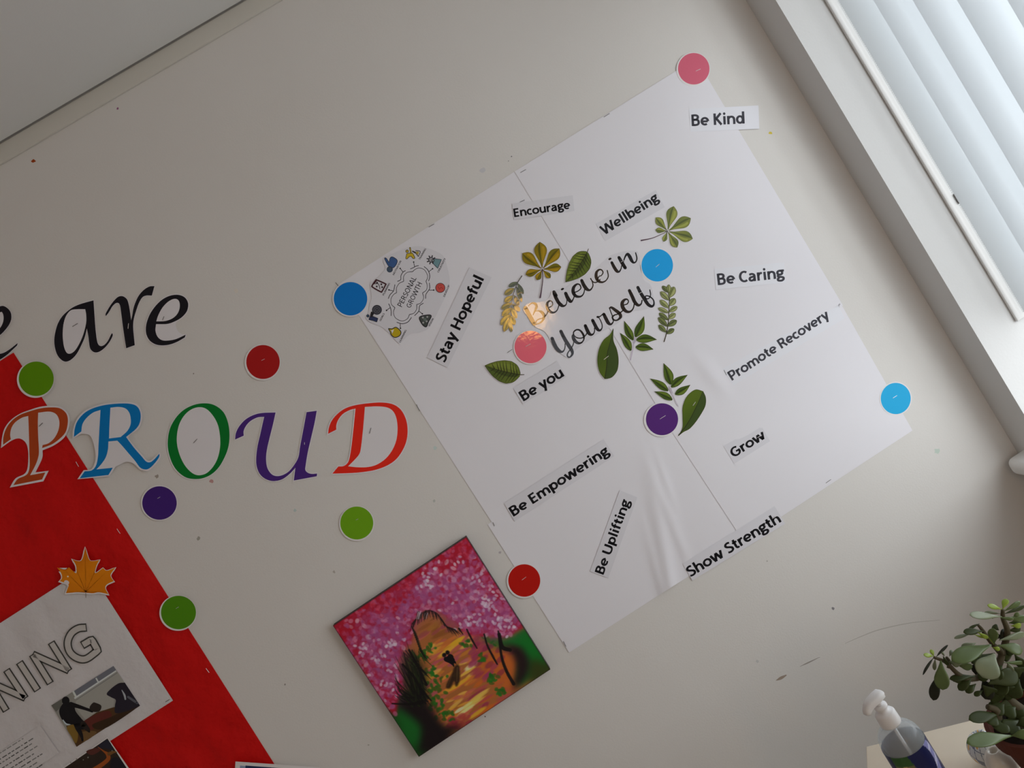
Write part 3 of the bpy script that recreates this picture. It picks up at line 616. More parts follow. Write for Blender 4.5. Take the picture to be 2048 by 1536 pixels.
def shade_noise(seed, c1, c2, sx=40.0):
    rnd = random.Random(seed); ph = [rnd.uniform(0, 6) for _ in range(4)]
    return lambda x, y: mixc(c1, c2, .5 + .25 * math.sin(x / sx + ph[0]) + .25 * math.sin(y / sx * 1.3 + ph[1] + x / sx * .6))
def leaf(a, base, tip, w, prof, c1, c2, dark, bend=0.0, veins=0, vw=3, rim=3, midw=4, seed=0, split=True, n=18):
    m, l, r = leaf_edges(base, tip, w, prof, bend, n)
    f1 = shade_noise(seed, c1, mixc(c1, c2, .6), w * .35); f2 = shade_noise(seed + 9, c2, mixc(c1, c2, .35), w * .35)
    N = len(m)
    a._add(np.vstack([m, l]), [(i, i + 1, N + i + 1, N + i) for i in range(N - 1)], f1)
    a._add(np.vstack([m, r]), [(i, i + 1, N + i + 1, N + i) for i in range(N - 1)], f2 if split else f1, False)
    mb = (r - m) * .38 + m; a._add(np.vstack([m, mb]), [(i, i + 1, N + i + 1, N + i) for i in range(1, N - 1)], mixc(c2, dark, .42))
    if split:
        la, lb = (l - m) * .30 + m, (l - m) * .72 + m; lt = tuple(min(.9, q * 1.22 + .004) for q in c1)
        a._add(np.vstack([la[3:-3], lb[3:-3]]), [(i, i + 1, N - 6 + i + 1, N - 6 + i) for i in range(N - 7)], mixc(c1, lt, .8), False)
    if veins:
        a.n += 1
        for i in range(1, veins + 1):
            t = i / (veins + 1); j = int(t * .82 * (N - 1)); k2 = min(N - 1, j + max(2, N // 7))
            for e in (l, r):
                q = m[j] * .08 + e[k2] * .92
                a.rib([(*m[j], vw), (*((m[j] + q) / 2 + (m[k2] - m[j]) * .05), vw * .8), (*q, vw * .3)], dark, cap=False, n=3, up=False)
    a.n += 1
    for e in (l, r): a.rib([(*p, rim) for p in e], dark, cap=False, n=1, up=False)
    if midw: a.rib([(*p, midw * (1 - .7 * i / N)) for i, p in enumerate(m)], dark, cap=False, n=1)
def pxl(pts, v): return view(pts, *v)
GLF = 'printed paper leaves around the words'
def leaf_thing(name, lab, v, outlines, draw, depth=.0027, border=4.5, stalks=(), m='paper', mi='inkg', stp=(), shift=(0, 0), group=GLF):
    loops = [pxl(offset(o, border * v[2] / 4.36) + np.array(shift), v) for o in outlines]
    for s in stalks:
        d = spline(s, False, 5) if len(s) > 2 else np.array([q[:3] for q in s], float)
        t = np.gradient(d[:, :2], axis=0); t /= np.linalg.norm(t, axis=1, keepdims=True) + 1e-9
        w = (d[:, 2:3] / 2 + border * .8 * v[2] / 4.36); nn = np.c_[-t[:, 1], t[:, 0]] * w
        loops.append(pxl(np.vstack([d[:, :2] + nn, (d[:, :2] - nn)[::-1]]), v))
    th = tag(cut(name, loops, depth, M[m]), lab, 'paper leaf', group)
    a = Art(depth, *v); draw(a); a.build('printed_leaf', M[mi], th)
    for p, q in stp: staple(th, p, q, depth + .001, True)
V8, V4, VT, V3 = (950, 460, 4.357), (980, 470, 7.314), (1170, 370, 8.904), (1250, 600, 5.12)
def C(r, g, b, ref=196): return ink((r + 4, g - 4, b + 6), ref)
DKG, DKB = C(38, 48, 16), C(58, 44, 12)
# horse chestnut leaves
def chestnut(centre, lobes, stalk, c1, c2, dark, lab, v, k):
    pr = [(centre, t, w) for t, w in lobes]
    outs = [leaf_outline(c_, t, w, 'lobe') for c_, t, w in pr]
    def draw(a):
        for i, (c_, t, w) in enumerate(pr):
            b = np.array(c_) * .94 + np.array(t) * .06
            leaf(a, b, t, w, 'lobe', c1, c2, dark, rim=2.2 * k, midw=0, seed=i * 3 + 1)
        a.rib(stalk, C(78, 66, 70))
        white = C(200, 198, 200)
        for i in range(len(pr)):
            t1, t2 = np.array(pr[i][1]), np.array(pr[(i + 1) % len(pr)][1]); c0 = np.array(centre, float)
            d = (t1 - c0) / np.linalg.norm(t1 - c0) + (t2 - c0) / np.linalg.norm(t2 - c0)
            if np.linalg.norm(d) < .5: continue
            d /= np.linalg.norm(d); L = 0.36 * min(np.linalg.norm(t1 - c0), np.linalg.norm(t2 - c0))
            a.rib([(*(c0 + d * 12 * k / 2), .6 * k), (*(c0 + d * L * .6), 3.4 * k), (*(c0 + d * L), .6 * k)], white, cap=False)
        a.rib(stalk[:2], C(78, 66, 70)); a.dot(*centre, 4 * k, C(70, 72, 44))
    leaf_thing('printed_leaf_cutout', lab, v, outs, draw, stalks=[stalk])
chestnut((765, 503), [((728, 103), 190), ((1015, 200), 165), ((1040, 468), 125), ((883, 628), 82), ((682, 658), 88), ((520, 577), 112), ((474, 268), 175)],
         [(768, 510, 12), (772, 650, 12), (755, 790, 15), (735, 912, 24)], C(142, 122, 14), C(92, 98, 14), DKB, 'yellow-green paper chestnut leaf on a long stalk, above the word Believe', V4, 2)
chestnut((1470, 822), [((1580, 380), 200), ((1882, 592), 205), ((1917, 957), 200), ((1640, 1112), 150), ((1398, 1008), 85), ((1255, 800), 95), ((1263, 578), 140)],
         [(1462, 828, 8), (1380, 868, 11), (1200, 945, 15), (1003, 987, 24)], C(128, 140, 60), C(86, 104, 48), C(60, 74, 40), 'pale green paper chestnut leaf at the end of the Wellbeing strip', VT, 2.2)
# beech leaves
def beech(base, tip, w, stalk, lab, v, k, seed, bend=0, veins=8):
    leaf_thing('printed_leaf_cutout', lab, v, [leaf_outline(base, tip, w, 'beech', bend=bend, n=26)],
        lambda a: (a.rib(stalk, C(60, 58, 40)), leaf(a, base, tip, w, 'beech', C(96, 116, 34), C(66, 90, 26), DKG, bend, veins, 8 * k, 4 * k, 7 * k, seed, n=26)), stalks=[stalk])
beech((1422, 250), (1105, 688), 305, [(1422, 250, 12), (1440, 203, 9)], 'ribbed green paper leaf right of the yellow chestnut leaf', V4, 1.7, 4, bend=-22)
beech((393, 1262), (86, 1182), 200, [(393, 1262, 8), (428, 1260, 6)], 'ribbed green paper leaf left of the Be you strip', V8, 1.0, 8, bend=-6)
# fronds
def frond(stem, leaves, lab, v, k, cols, stp=(), mi='inkg'):
    outs = [leaf_outline(b, t, w, 'oval') for b, t, w, *_ in leaves]
    def draw(a):
        a.rib(stem, C(52, 50, 32))
        for i, (b, t, w, ci) in enumerate(leaves):
            c1, c2 = cols[ci]; leaf(a, b, t, w, 'oval', c1, c2, mixc(c2, (0.02, 0.02, 0.01), .75), rim=2.8 * k, midw=0, seed=i)
    leaf_thing('printed_leaf_cutout', lab, v, outs, draw, stalks=[stem], stp=stp, border=3.6, mi=mi)
GY = {0: (C(72, 88, 34), C(50, 66, 28)), 1: (C(150, 132, 22), C(104, 104, 20)), 2: (C(196, 160, 30), C(140, 128, 22)), 3: (C(140, 152, 92), C(104, 120, 62)), 4: (C(100, 116, 58), C(78, 94, 50))}
frond([(466, 598, 14), (405, 695, 14), (352, 830, 12), (325, 950, 12), (308, 1080, 10), (290, 1200, 9), (272, 1330, 7)],
      [((405, 690), (272, 757), 66, 0), ((402, 705), (487, 862), 62, 0), ((385, 755), (466, 976), 58, 0), ((355, 780), (213, 872), 88, 1), ((352, 880), (422, 1032), 64, 0),
       ((332, 890), (214, 982), 84, 2), ((326, 1008), (438, 1112), 68, 0), ((318, 995), (167, 1078), 84, 1), ((312, 1060), (388, 1218), 76, 1), ((308, 1065), (178, 1185), 92, 2),
       ((300, 1160), (158, 1312), 104, 2), ((292, 1190), (205, 1412), 88, 2), ((300, 1180), (364, 1312), 76, 2), ((290, 1250), (316, 1416), 58, 1)],
      'yellow and green paper frond left of the word Believe', V4, 1.8, GY, mi='inkl')
frond([(1648, 972, 9), (1668, 900, 9), (1685, 800, 8), (1690, 690, 8), (1695, 590, 7), (1690, 500, 5)],
      [((1668, 892), (1600, 828), 42, 4), ((1670, 905), (1735, 862), 42, 4), ((1680, 842), (1597, 762), 46, 4), ((1678, 838), (1757, 788), 50, 4), ((1685, 785), (1604, 724), 42, 4),
       ((1685, 775), (1747, 728), 46, 3), ((1690, 722), (1597, 680), 38, 3), ((1690, 715), (1762, 668), 42, 3), ((1692, 680), (1612, 612), 46, 3), ((1695, 660), (1744, 598), 54, 3),
       ((1692, 612), (1617, 538), 48, 3), ((1693, 590), (1737, 496), 60, 3), ((1690, 545), (1632, 488), 36, 4), ((1690, 550), (1688, 476), 36, 3)],
      'pale green paper frond with many small leaflets, below the light blue circle', V8, 1.2, GY)
# sprigs of five leaflets
def sprig(leaves, stalk, lab, v, k):
    outs = [leaf_outline(b, t, w, 'point', bend=bd) for b, t, w, bd in leaves]
    def draw(a):
        a.rib(stalk, C(170, 168, 176))
        for q in range(7):
            a.rib([(stalk[0][0] + (q - 3) * 5 * k, stalk[0][1] + 10 * k, 1.2 * k), (stalk[1][0] + (q - 3) * 3 * k, stalk[1][1] + 4 * k * q % 11, 1.0 * k)], C(120, 118, 122), cap=False, up=False)
        for i, (b, t, w, bd) in enumerate(leaves):
            leaf(a, b, t, w, 'point', C(78, 104, 24), C(50, 78, 18), C(30, 42, 14), bd, rim=2 * k, midw=5 * k, seed=i)
    leaf_thing('printed_leaf_cutout', lab, v, outs, draw, stalks=[stalk], border=3.4)
sprig([((1378, 960), (1300, 792), 64, -6), ((1398, 932), (1472, 752), 78, 8), ((1406, 957), (1584, 955), 74, -10), ((1400, 1020), (1554, 1040), 68, -8), ((1360, 1050), (1265, 898), 66, 6)],
      [(1398, 925, 8), (1385, 985, 9), (1373, 1050, 9), (1355, 1132, 9)], 'five-leaflet green paper sprig below the word Yourself', V8, 1.0)
sprig([((470, 865), (395, 648), 96, 8), ((473, 893), (640, 768), 78, -8), ((513, 967), (667, 870), 74, 6), ((442, 930), (258, 806), 74, 6), ((484, 1022), (302, 938), 70, 8)],
      [(452, 885, 8), (480, 950, 9), (515, 1030, 8), (545, 1087, 6)], 'five-leaflet green paper sprig above the purple circle', V3, 1.2)
# two large glossy leaves
def big(outline, mid, lab, v, stp=(), k=1.0):
    o = spline(outline, True, 6)
    def draw(a):
        a.fill(outline, shade_noise(3, C(86, 112, 20), C(58, 84, 20), 90 * k))
        m = spline(mid, False, 8); j0 = len(o)
        # darker half on one side of the midrib
        side = [p for p in o[:, :2] if (lambda q: (m[-1, 0] - m[0, 0]) * (q[1] - m[0, 1]) - (m[-1, 1] - m[0, 1]) * (q[0] - m[0, 0]))(p) > 0]
        sd = sorted(side, key=lambda p: (p[0] - m[0, 0]) * (m[-1, 0] - m[0, 0]) + (p[1] - m[0, 1]) * (m[-1, 1] - m[0, 1]))
        a.fill([tuple(p) for p in m[:, :2]] + [tuple(p) for p in sd[::-1]], C(52, 76, 26), smooth=False)
        a.rib([(*p[:2], (9 - 6 * i / len(m)) * k) for i, p in enumerate(m)], C(40, 54, 20), cap=False, n=1)
        a.rib([(*p, 3 * k) for p in o[:, :2]], C(44, 58, 22), closed=True, n=1)
    leaf_thing('printed_leaf_cutout', lab, v, [o], draw, stp=stp)
big([(1130, 1297, 'c'), (1085, 1235), (1066, 1140), (1080, 1040), (1120, 960), (1175, 912), (1206, 858, 'c'), (1205, 960), (1235, 1040), (1250, 1130), (1240, 1220), (1200, 1277), (1160, 1294)],
    [(1132, 1294), (1148, 1180), (1152, 1080), (1180, 970), (1206, 860)], 'large plain green paper leaf standing upright below the word Yourself', V8, [((1208, 719), (1217, 712))])
big([(545, 1392, 'c'), (588, 1310), (590, 1200), (590, 1100), (620, 1010), (670, 950), (730, 918), (800, 936, 'c'), (826, 1000), (822, 1080), (782, 1160), (722, 1250), (660, 1318), (600, 1350)],
    [(547, 1388), (640, 1265), (730, 1095), (797, 938)], 'large rounded green paper leaf right of the purple circle', V3, [((1386, 811), (1391, 804))], 1.3)
# maple leaf on the poster corner
VM = (0, 1060, 3.227)
mp = [(550, 112, 'c'), (575, 190), (605, 200), (642, 193, 'c'), (625, 225), (612, 268), (622, 276), (665, 245, 'c'), (690, 262), (745, 242, 'c'), (715, 285), (720, 310), (735, 330, 'c'), (692, 350), (680, 375), (700, 415, 'c'), (640, 402), (600, 408), (555, 405), (500, 402), (460, 405), (425, 408, 'c'), (435, 380), (440, 350), (385, 330, 'c'), (400, 310), (395, 280), (368, 242, 'c'), (420, 258), (445, 240, 'c'), (475, 268), (493, 276), (490, 230), (467, 188, 'c'), (500, 200), (530, 190)]
mo = spline(mp, True, 4)
th = tag(cut('printed_leaf_cutout', [pxl(offset(mo, 5.5) + np.array([-1, 3]), VM)], .0106, M['paper']), 'orange paper maple leaf on the corner of the poster', 'paper leaf')
a = Art(.0106, *VM)
a.fill(mp, shade_noise(2, ink((150, 78, 6), 125), ink((122, 64, 4), 125), 60), n=4)
for t in ((550, 130), (690, 265), (640, 205), (420, 262), (470, 200), (690, 400), (430, 400)):
    a.rib([(553, 400, 3), ((553 + t[0]) / 2, (400 + t[1]) / 2, 2), (*t, .6)], ink((112, 58, 8), 125), cap=False, up=False)
a.rib([(553, 400, 3), (554, 438, 3)], ink((70, 60, 52), 125), cap=False)
a.dot(438, 300, 5, ink((170, 150, 120), 125)); a.dot(430, 338, 17, ink((128, 122, 122), 125), 13, .4)
a.build('printed_leaf', M['inkg'], th)

# ------------------------------------------------------------------ Believe in Yourself print
bel = tag(cut('phrase_print', [view(spline([(530, 848, 'c'), (470, 770), (420, 690), (470, 636), (560, 628), (640, 596), (668, 535), (700, 522), (790, 500), (880, 440), (1000, 372), (1100, 290), (1170, 228), (1280, 190), (1390, 180), (1425, 205), (1440, 300), (1470, 430), (1530, 480), (1560, 600), (1575, 660), (1480, 690), (1330, 722), (1270, 790), (1200, 842), (1080, 900), (960, 985), (875, 1050), (850, 1110), (815, 1118), (740, 1070), (690, 1020), (640, 930), (600, 880)], True, 4)  , *V8)], .0024, M['gloss']),
          'glossy print of the black script words Believe in Yourself', 'phrase print')
a = Art(.0024); a2 = Art(.0024); a.n = a2.n = 1; K = ink((20, 19, 22))
def strokes(v, lst, a=a):
    a.view(*v)
    for s in lst: a.rib([(q[0], q[1], q[2] * 1.12 + .35 * v[2]) for q in s], K, n=7, up=False)
a.n += 1
strokes((1030, 590, 10.24), [
  [(215, 265, 70), (270, 370, 75), (330, 480, 75), (395, 590, 66)],
  [(275, 225, 14), (320, 180, 18), (370, 165, 30), (420, 185, 45), (440, 235, 45), (425, 290, 40), (395, 350, 25), (372, 405, 16)],
  [(425, 330, 12), (480, 325, 20), (545, 350, 50), (590, 410, 55), (590, 470, 45), (555, 535, 30), (500, 578, 22), (430, 600, 20)],
  [(430, 560, 16), (445, 525, 18), (500, 490, 18), (570, 470, 18), (620, 430, 20), (660, 375, 18), (670, 330, 16)],
  [(690, 255, 14), (740, 235, 16), (772, 190, 16), (755, 135, 18), (710, 120, 25), (665, 160, 40), (655, 230, 52), (680, 300, 55), (735, 350, 45), (800, 358, 30), (855, 320, 18), (885, 260, 16), (900, 190, 16), (895, 140, 14)],
  [(800, -30, 55), (840, 60, 62), (890, 150, 62), (950, 210, 60), (1000, 225, 35), (1045, 195, 18), (1062, 130, 14), (1060, 80, 12)],
  ])
strokes((1030, 590, 10.24), [
  [(760, 890, 60), (790, 970, 66), (840, 1070, 66), (900, 1140, 60), (960, 1165, 36), (1005, 1130, 20), (1025, 1060, 16), (1025, 1000, 14)],
  [(940, 745, 58), (980, 830, 62), (1040, 940, 66), (1110, 1050, 66), (1160, 1130, 60), (1175, 1200, 45), (1140, 1260, 26), (1100, 1275, 24), (1070, 1240, 24), (1085, 1180, 20), (1130, 1120, 16), (1170, 1060, 16), (1195, 1000, 16), (1205, 920, 14)],
  [(1200, 800, 22), (1187, 850, 50), (1220, 930, 62), (1290, 985, 45), (1360, 975, 26), (1405, 920, 22), (1410, 850, 34), (1380, 780, 36), (1330, 725, 30), (1270, 710, 26), (1215, 740, 22), (1195, 790, 18), (1220, 840, 18), (1270, 875, 18), (1340, 885, 18), (1400, 865, 18), (1450, 820, 18), (1475, 770, 16)],
  [(1440, 630, 55), (1470, 700, 62), (1510, 780, 62), (1560, 815, 40), (1610, 790, 20), (1630, 730, 16), (1625, 680, 14)],
  [(1590, 520, 55), (1630, 600, 60), (1680, 690, 60), (1730, 725, 40), (1775, 690, 20), (1785, 620, 16), (1760, 540, 16), (1720, 470, 16), (1690, 450, 34)],
  [(1690, 450, 36), (1740, 440, 18), (1790, 400, 20), (1820, 390, 40)],
  [(1820, 395, 55), (1860, 480, 62), (1910, 570, 60), (1960, 600, 36), (2005, 560, 20), (2020, 500, 16)]], a2)
strokes(V8, [
  [(688, 540, 24), (706, 572, 25)],
  [(790, 552, 24), (808, 592, 28), (832, 622, 24), (850, 612, 10), (865, 575, 7), (862, 545, 6)],
  [(862, 545, 7), (895, 533, 7), (922, 508, 8), (913, 478, 9), (888, 472, 12), (860, 500, 22), (856, 542, 26), (878, 575, 22), (918, 580, 13), (945, 556, 8), (956, 505, 7), (942, 460, 6)],
  [(930, 440, 23), (948, 480, 27), (972, 513, 26), (998, 524, 14), (1018, 508, 9), (1028, 480, 8), (1020, 446, 7), (1008, 424, 9)],
  [(1016, 438, 7), (1036, 456, 8), (1062, 454, 8), (1090, 432, 7)]])
strokes((1180, 490, 7.68), [
  [(110, 540, 12), (140, 482, 12), (172, 470, 12), (200, 425, 14), (180, 385, 16), (140, 380, 22), (100, 420, 34), (95, 490, 42), (125, 550, 38), (185, 572, 24), (245, 545, 14), (280, 480, 14), (265, 392, 14)],
  [(335, 270, 36), (370, 340, 42), (410, 398, 42), (445, 410, 24), (475, 370, 14), (485, 320, 12)],
  [(445, 192, 40), (490, 270, 46), (540, 350, 44)],
  [(495, 310, 12), (518, 240, 14), (545, 170, 22), (578, 140, 36), (610, 180, 46), (640, 240, 42), (670, 272, 24), (705, 255, 16), (720, 200, 16), (700, 120, 14)],
  ])
strokes((1180, 490, 7.68), [
  [(300, 970, 18), (330, 960, 30), (390, 1002, 42), (450, 1050, 44), (470, 1100, 40), (440, 1140, 24), (400, 1158, 18), (360, 1145, 20), (345, 1105, 22), (380, 1075, 16), (430, 1060, 14), (490, 1020, 14), (520, 985, 14)],
  [(300, 972, 13), (320, 1030, 12), (345, 1095, 12), (352, 1150, 14)],
  [(520, 922, 12), (570, 905, 14), (590, 865, 14), (570, 835, 18), (530, 842, 30), (495, 890, 46), (505, 960, 50), (550, 1015, 42), (610, 1025, 26), (660, 980, 16), (680, 900, 14), (672, 850, 12)],
  [(605, 700, 40), (650, 795, 46), (690, 880, 46), (740, 925, 36), (785, 905, 18), (800, 850, 14)],
  [(735, 652, 40), (770, 722, 44), (830, 820, 46), (890, 910, 44), (945, 942, 34), (980, 915, 22), (975, 850, 16), (930, 800, 16), (880, 780, 14), (850, 790, 14), (865, 825, 14), (910, 815, 12), (930, 760, 12), (918, 690, 12)]], a2)
a.view(*V8); a.dot(762, 515, 15, K, 9, -.5)
a.view(1180, 490, 7.68); a.dot(306, 214, 26, K, 17, -.5)
a.build('printed_words', M['inkl'], bel); a2.build('printed_words', M['inkl'], bel)
for p, q in [((1242, 524), (1248, 521)), ((1278, 587), (1284, 584)), ((1113, 680), (1121, 677))]: staple(bel, p, q, .0030, True)

# ------------------------------------------------------------------ personal growth cut-out
VG = (720, 480, 7.316)
GR = lambda *c: ink(c, 170)
pg = tag(cut('diagram_cutout', [view(spline([(680, 118), (850, 90), (960, 110), (1100, 160), (1215, 230), (1270, 370), (1310, 560), (1300, 680), (1250, 820), (1180, 970), (1090, 1150), (1000, 1300), (880, 1345), (760, 1370), (680, 1420), (590, 1512), (540, 1490), (470, 1410), (400, 1340), (300, 1262), (160, 1212), (85, 1135), (125, 1060), (140, 930), (172, 850), (150, 700), (160, 610), (250, 555), (370, 420), (335, 290), (450, 212), (560, 165)], True, 4), *VG)], .0022, M['label']),
         'grey cut-out diagram reading Personal Growth inside a cloud with eight small icons', 'diagram')
a = Art(.0022, *VG); K = GR(32, 30, 34)
a.rib([(770, 462, 10, 'c'), (815, 425, 8), (870, 410, 8), (940, 435, 8), (985, 510, 8), (985, 560, 8), (965, 605, 10, 'c'), (982, 660, 8), (972, 730, 8), (915, 775, 10, 'c'), (930, 850, 8), (890, 920, 8), (830, 945, 10, 'c'), (828, 1010, 8), (790, 1070, 8), (725, 1090, 10, 'c'), (690, 1155, 8), (610, 1185, 8), (520, 1140, 8), (490, 1060, 8), (510, 990, 10, 'c'), (460, 940, 8), (455, 860, 8), (490, 800, 8), (535, 770, 10, 'c'), (535, 700, 8), (575, 635, 8), (638, 605, 10, 'c'), (640, 530, 8), (690, 475, 8)], K, closed=True)
for arc, sp in [([(740, 422), (780, 405), (815, 385), (855, 375)], [(797, 387), (785, 322)]), ([(940, 390), (985, 430), (1012, 480), (1020, 540), (1005, 597)], [(1010, 462), (1062, 420)]),
    ([(1015, 630), (1020, 700), (1005, 735), (965, 795), (960, 855)], [(1008, 733), (1078, 733)]), ([(925, 925), (872, 965), (860, 1040), (800, 1105)], [(860, 1040), (912, 1080)]),
    ([(752, 1135), (700, 1200), (620, 1225), (540, 1205)], [(588, 1225), (592, 1292)]), ([(455, 1108), (455, 1040), (443, 985), (420, 935)], [(443, 988), (388, 1030)]),
    ([(415, 855), (440, 800), (490, 745), (510, 655)], [(490, 747), (423, 730)]), ([(550, 605), (595, 580), (600, 520), (630, 470), (662, 450)], [(630, 470), (588, 416)])]:
    a.rib([(*p, 10) for p in arc], K, up=False); a.rib([(*p, 9) for p in sp], K, up=False); a.dot(*sp[1], 11, K, up=False)
text(a, 'PERSONAL', (612, 985), (830, 562), 78, K, .15, .13); text(a, 'GROWTH', (738, 1000), (910, 640), 74, K, .15, .13)
for w, p, q in [('MOTIVATION', (498, 518), (608, 310)), ('TRAINING', (880, 292), (970, 130)), ('CREATIVITY', (1152, 480), (1258, 272)), ('DEVELOP', (1240, 835), (1315, 665)),
                ('VISION', (1018, 1270), (1080, 1155)), ('LEARNING', (592, 1500), (683, 1322)), ('GOALS', (305, 1190), (362, 1078)), ('PLANNING', (350, 815), (442, 635))]:
    text(a, w, p, q, 26, GR(46, 44, 48), .22, .18)
O2 = GR(38, 36, 40)
def outl(pts, c, w=8): a.fill(pts, c); a.rib([(*p[:2], w, *p[2:]) for p in pts], O2, closed=True)
outl([(360, 272), (385, 268), (425, 328, 'c'), (442, 262), (478, 248), (542, 292), (535, 350), (490, 405), (440, 398), (405, 365)], GR(48, 72, 112)); a.dot(435, 430, 45, GR(44, 54, 66)); a.dot(435, 430, 32, GR(56, 68, 84))
outl([(690, 200), (760, 190), (790, 230), (802, 268), (772, 268), (750, 240), (720, 245), (690, 275), (670, 268), (680, 220)], GR(160, 138, 34)); a.dot(690, 165, 24, O2); a.dot(690, 165, 16, GR(150, 130, 40))
a.rib([(732, 115, 22), (745, 190, 22)], O2); a.rib([(732, 120, 10), (745, 190, 10)], GR(160, 138, 34)); a.rib([(770, 165, 18), (840, 205, 18)], O2)
a.rib([(800, 170, 10), (850, 238, 10)], O2); a.rib([(815, 155, 10), (880, 168, 10), (855, 240, 10)], O2); a.fill([(812, 175), (862, 172), (845, 215)], GR(140, 126, 60))
for i in range(8):
    t = i * math.pi / 4 + .3; a.rib([(1040, 290, 16), (1040 + 62 * math.cos(t), 290 + 62 * math.sin(t), 16)], O2, up=False)
a.dot(1040, 290, 40, O2); a.dot(1040, 290, 30, GR(120, 118, 122))
outl([(1085, 272, 'c'), (1192, 286, 'c'), (1137, 415, 'c'), (1070, 345, 'c')], GR(88, 116, 122)); a.dot(1068, 300, 22, O2); a.dot(1068, 300, 12, GR(110, 118, 120))
a.dot(1175, 700, 72, O2); a.dot(1175, 700, 64, GR(160, 66, 60)); a.rib([(1140, 680, 7), (1165, 720, 7), (1185, 690, 7), (1212, 715, 7)], GR(120, 42, 40)); a.rib([(1150, 665, 7), (1195, 660, 7)], GR(120, 42, 40))
outl([(872, 1130), (985, 1098), (1042, 1112), (1000, 1200), (968, 1270), (910, 1232)], GR(58, 62, 60), 14)
for x, y in ((920, 1135), (985, 1125), (925, 1210), (975, 1190)): a.dot(x, y, 14, GR(128, 128, 128), up=False)
a.dot(950, 1165, 24, GR(78, 86, 82))
outl([(415, 1295, 'c'), (470, 1300), (530, 1278), (597, 1340), (580, 1400), (510, 1425), (460, 1390), (440, 1340)], GR(150, 132, 24), 12); a.fill([(450, 1325, 'c'), (498, 1308, 'c'), (470, 1375, 'c')], GR(176, 172, 174)); a.rib([(455, 1330, 6), (468, 1370, 6)], O2)
a.dot(248, 1022, 72, GR(48, 48, 54)); a.rib([(*p, 5) for p in ell(248, 1022, 46)], GR(96, 96, 104), closed=True, n=1); a.rib([(*p, 5) for p in ell(248, 1022, 22, n=20)], GR(96, 96, 104), closed=True, n=1)
outl([(152, 1102, 'c'), (262, 1146, 'c'), (246, 1200, 'c'), (190, 1180, 'c'), (130, 1165, 'c')], GR(38, 46, 76)); a.dot(115, 1110, 22, O2); a.dot(115, 1110, 13, GR(52, 70, 92)); a.rib([(172, 1060, 26), (160, 1110, 26)], O2); a.rib([(195, 1070, 24), (170, 1120, 24)], O2)
a.rib([(235, 580, 20, 'c'), (370, 640, 20), (372, 660, 20), (322, 752, 20), (300, 756, 20), (185, 690, 20), (182, 660, 20)], GR(58, 34, 38), closed=True)
for x, y in ((245, 680), (312, 648), (325, 690), (250, 625)): a.dot(x, y, 13, GR(48, 36, 40), up=False)
a.rib([(225, 640, 9), (265, 640, 9), (285, 680, 9), (290, 715, 9)], GR(48, 36, 40)); a.rib([(205, 640, 20), (240, 590, 20)], GR(58, 34, 38))
a.build('printed_diagram', M['ink'], pg)

# ------------------------------------------------------------------ outlined letters and photos on the poster
GN = 'outlined cut-out letters on the poster'
def outline_letter(paths, lab, w=45, e=13, d=.0098):
    loops = []
    for p in paths:
        dd = spline([(*q[:2], 1, *q[2:]) for q in p], False, 8) if len(p) > 2 else np.array([(*q[:2], 1) for q in p], float)
        t = np.gradient(dd[:, :2], axis=0); t /= np.linalg.norm(t, axis=1, keepdims=True) + 1e-9
        dd[0, :2] -= t[0] * w * .12; dd[-1, :2] += t[-1] * w * .12
        nn = np.c_[-t[:, 1], t[:, 0]] * (w + e + 2) / 2
        loops.append(view(np.vstack([dd[:, :2] + nn, (dd[:, :2] - nn)[::-1]]), *VM))
    th = tag(cut('paper_letter', loops, d, M['poster']), lab, 'letter', GN)
    a = Art(d, *VM); K = ink((36, 36, 34), 125); Wt = ink((112, 110, 108), 126)
    a.n += 1
    for p in paths: a.rib([(*q[:2], w + e, *q[2:]) for q in p], K, cap=False, n=8, up=False)
    for p in paths:
        q0, q1, r0, r1 = np.array(p[0][:2], float), np.array(p[1][:2], float), np.array(p[-1][:2], float), np.array(p[-2][:2], float)
        u, v_ = (q0 - q1) / np.linalg.norm(q0 - q1), (r0 - r1) / np.linalg.norm(r0 - r1)
        a.rib([(*(q0 + u * e * .5), w + e), (*q0, w + e)], K, cap=False, up=False); a.rib([(*r0, w + e), (*(r0 + v_ * e * .5), w + e)], K, cap=False, up=False)
    a.n += 1
    for p in paths: a.rib([(*q[:2], w - e * .4, *q[2:]) for q in p], Wt, cap=False, n=8, up=False)
    a.build('drawn_outline', M['ink'], th)
outline_letter([[(553, 630), (505, 636), (460, 668), (437, 725), (450, 785), (495, 825), (555, 832), (632, 778, 'c'), (592, 708, 'c'), (535, 742)]], 'outlined paper letter G at the end of the word on the poster', w=42)
outline_letter([[(212, 808), (322, 985)], [(216, 805), (440, 905)], [(333, 730), (442, 905)]], 'outlined paper letter N just before the letter G', w=38)
outline_letter([[(128, 858), (240, 1030)]], 'outlined paper letter I between the two letters N', w=40)
outline_letter([[(-70, 985), (38, 1162)], [(-66, 982), (158, 1082)], [(45, 908), (160, 1082)]], 'outlined paper letter N at the left edge of the photo', w=38)
VQ = (90, 1310, 6.795)
q = lambda *c: ink(c, 122)
ph = tag(cut('photo_print', [view([(85, 685), (930, 148), (1292, 690), (430, 1248)], *VQ)], .0095, M['paper']), 'small photo print of people digging outside, on the white poster', 'photo print')
a = Art(.0095, *VQ)
a.fill([(85, 685), (930, 148), (1292, 690), (430, 1248)], q(82, 82, 78), smooth=False)
a.fill([(85, 685), (240, 590), (230, 700), (150, 770)], q(58, 58, 54), smooth=False)
a.fill([(385, 495), (930, 148), (968, 206), (425, 562)], q(62, 64, 70), smooth=False)
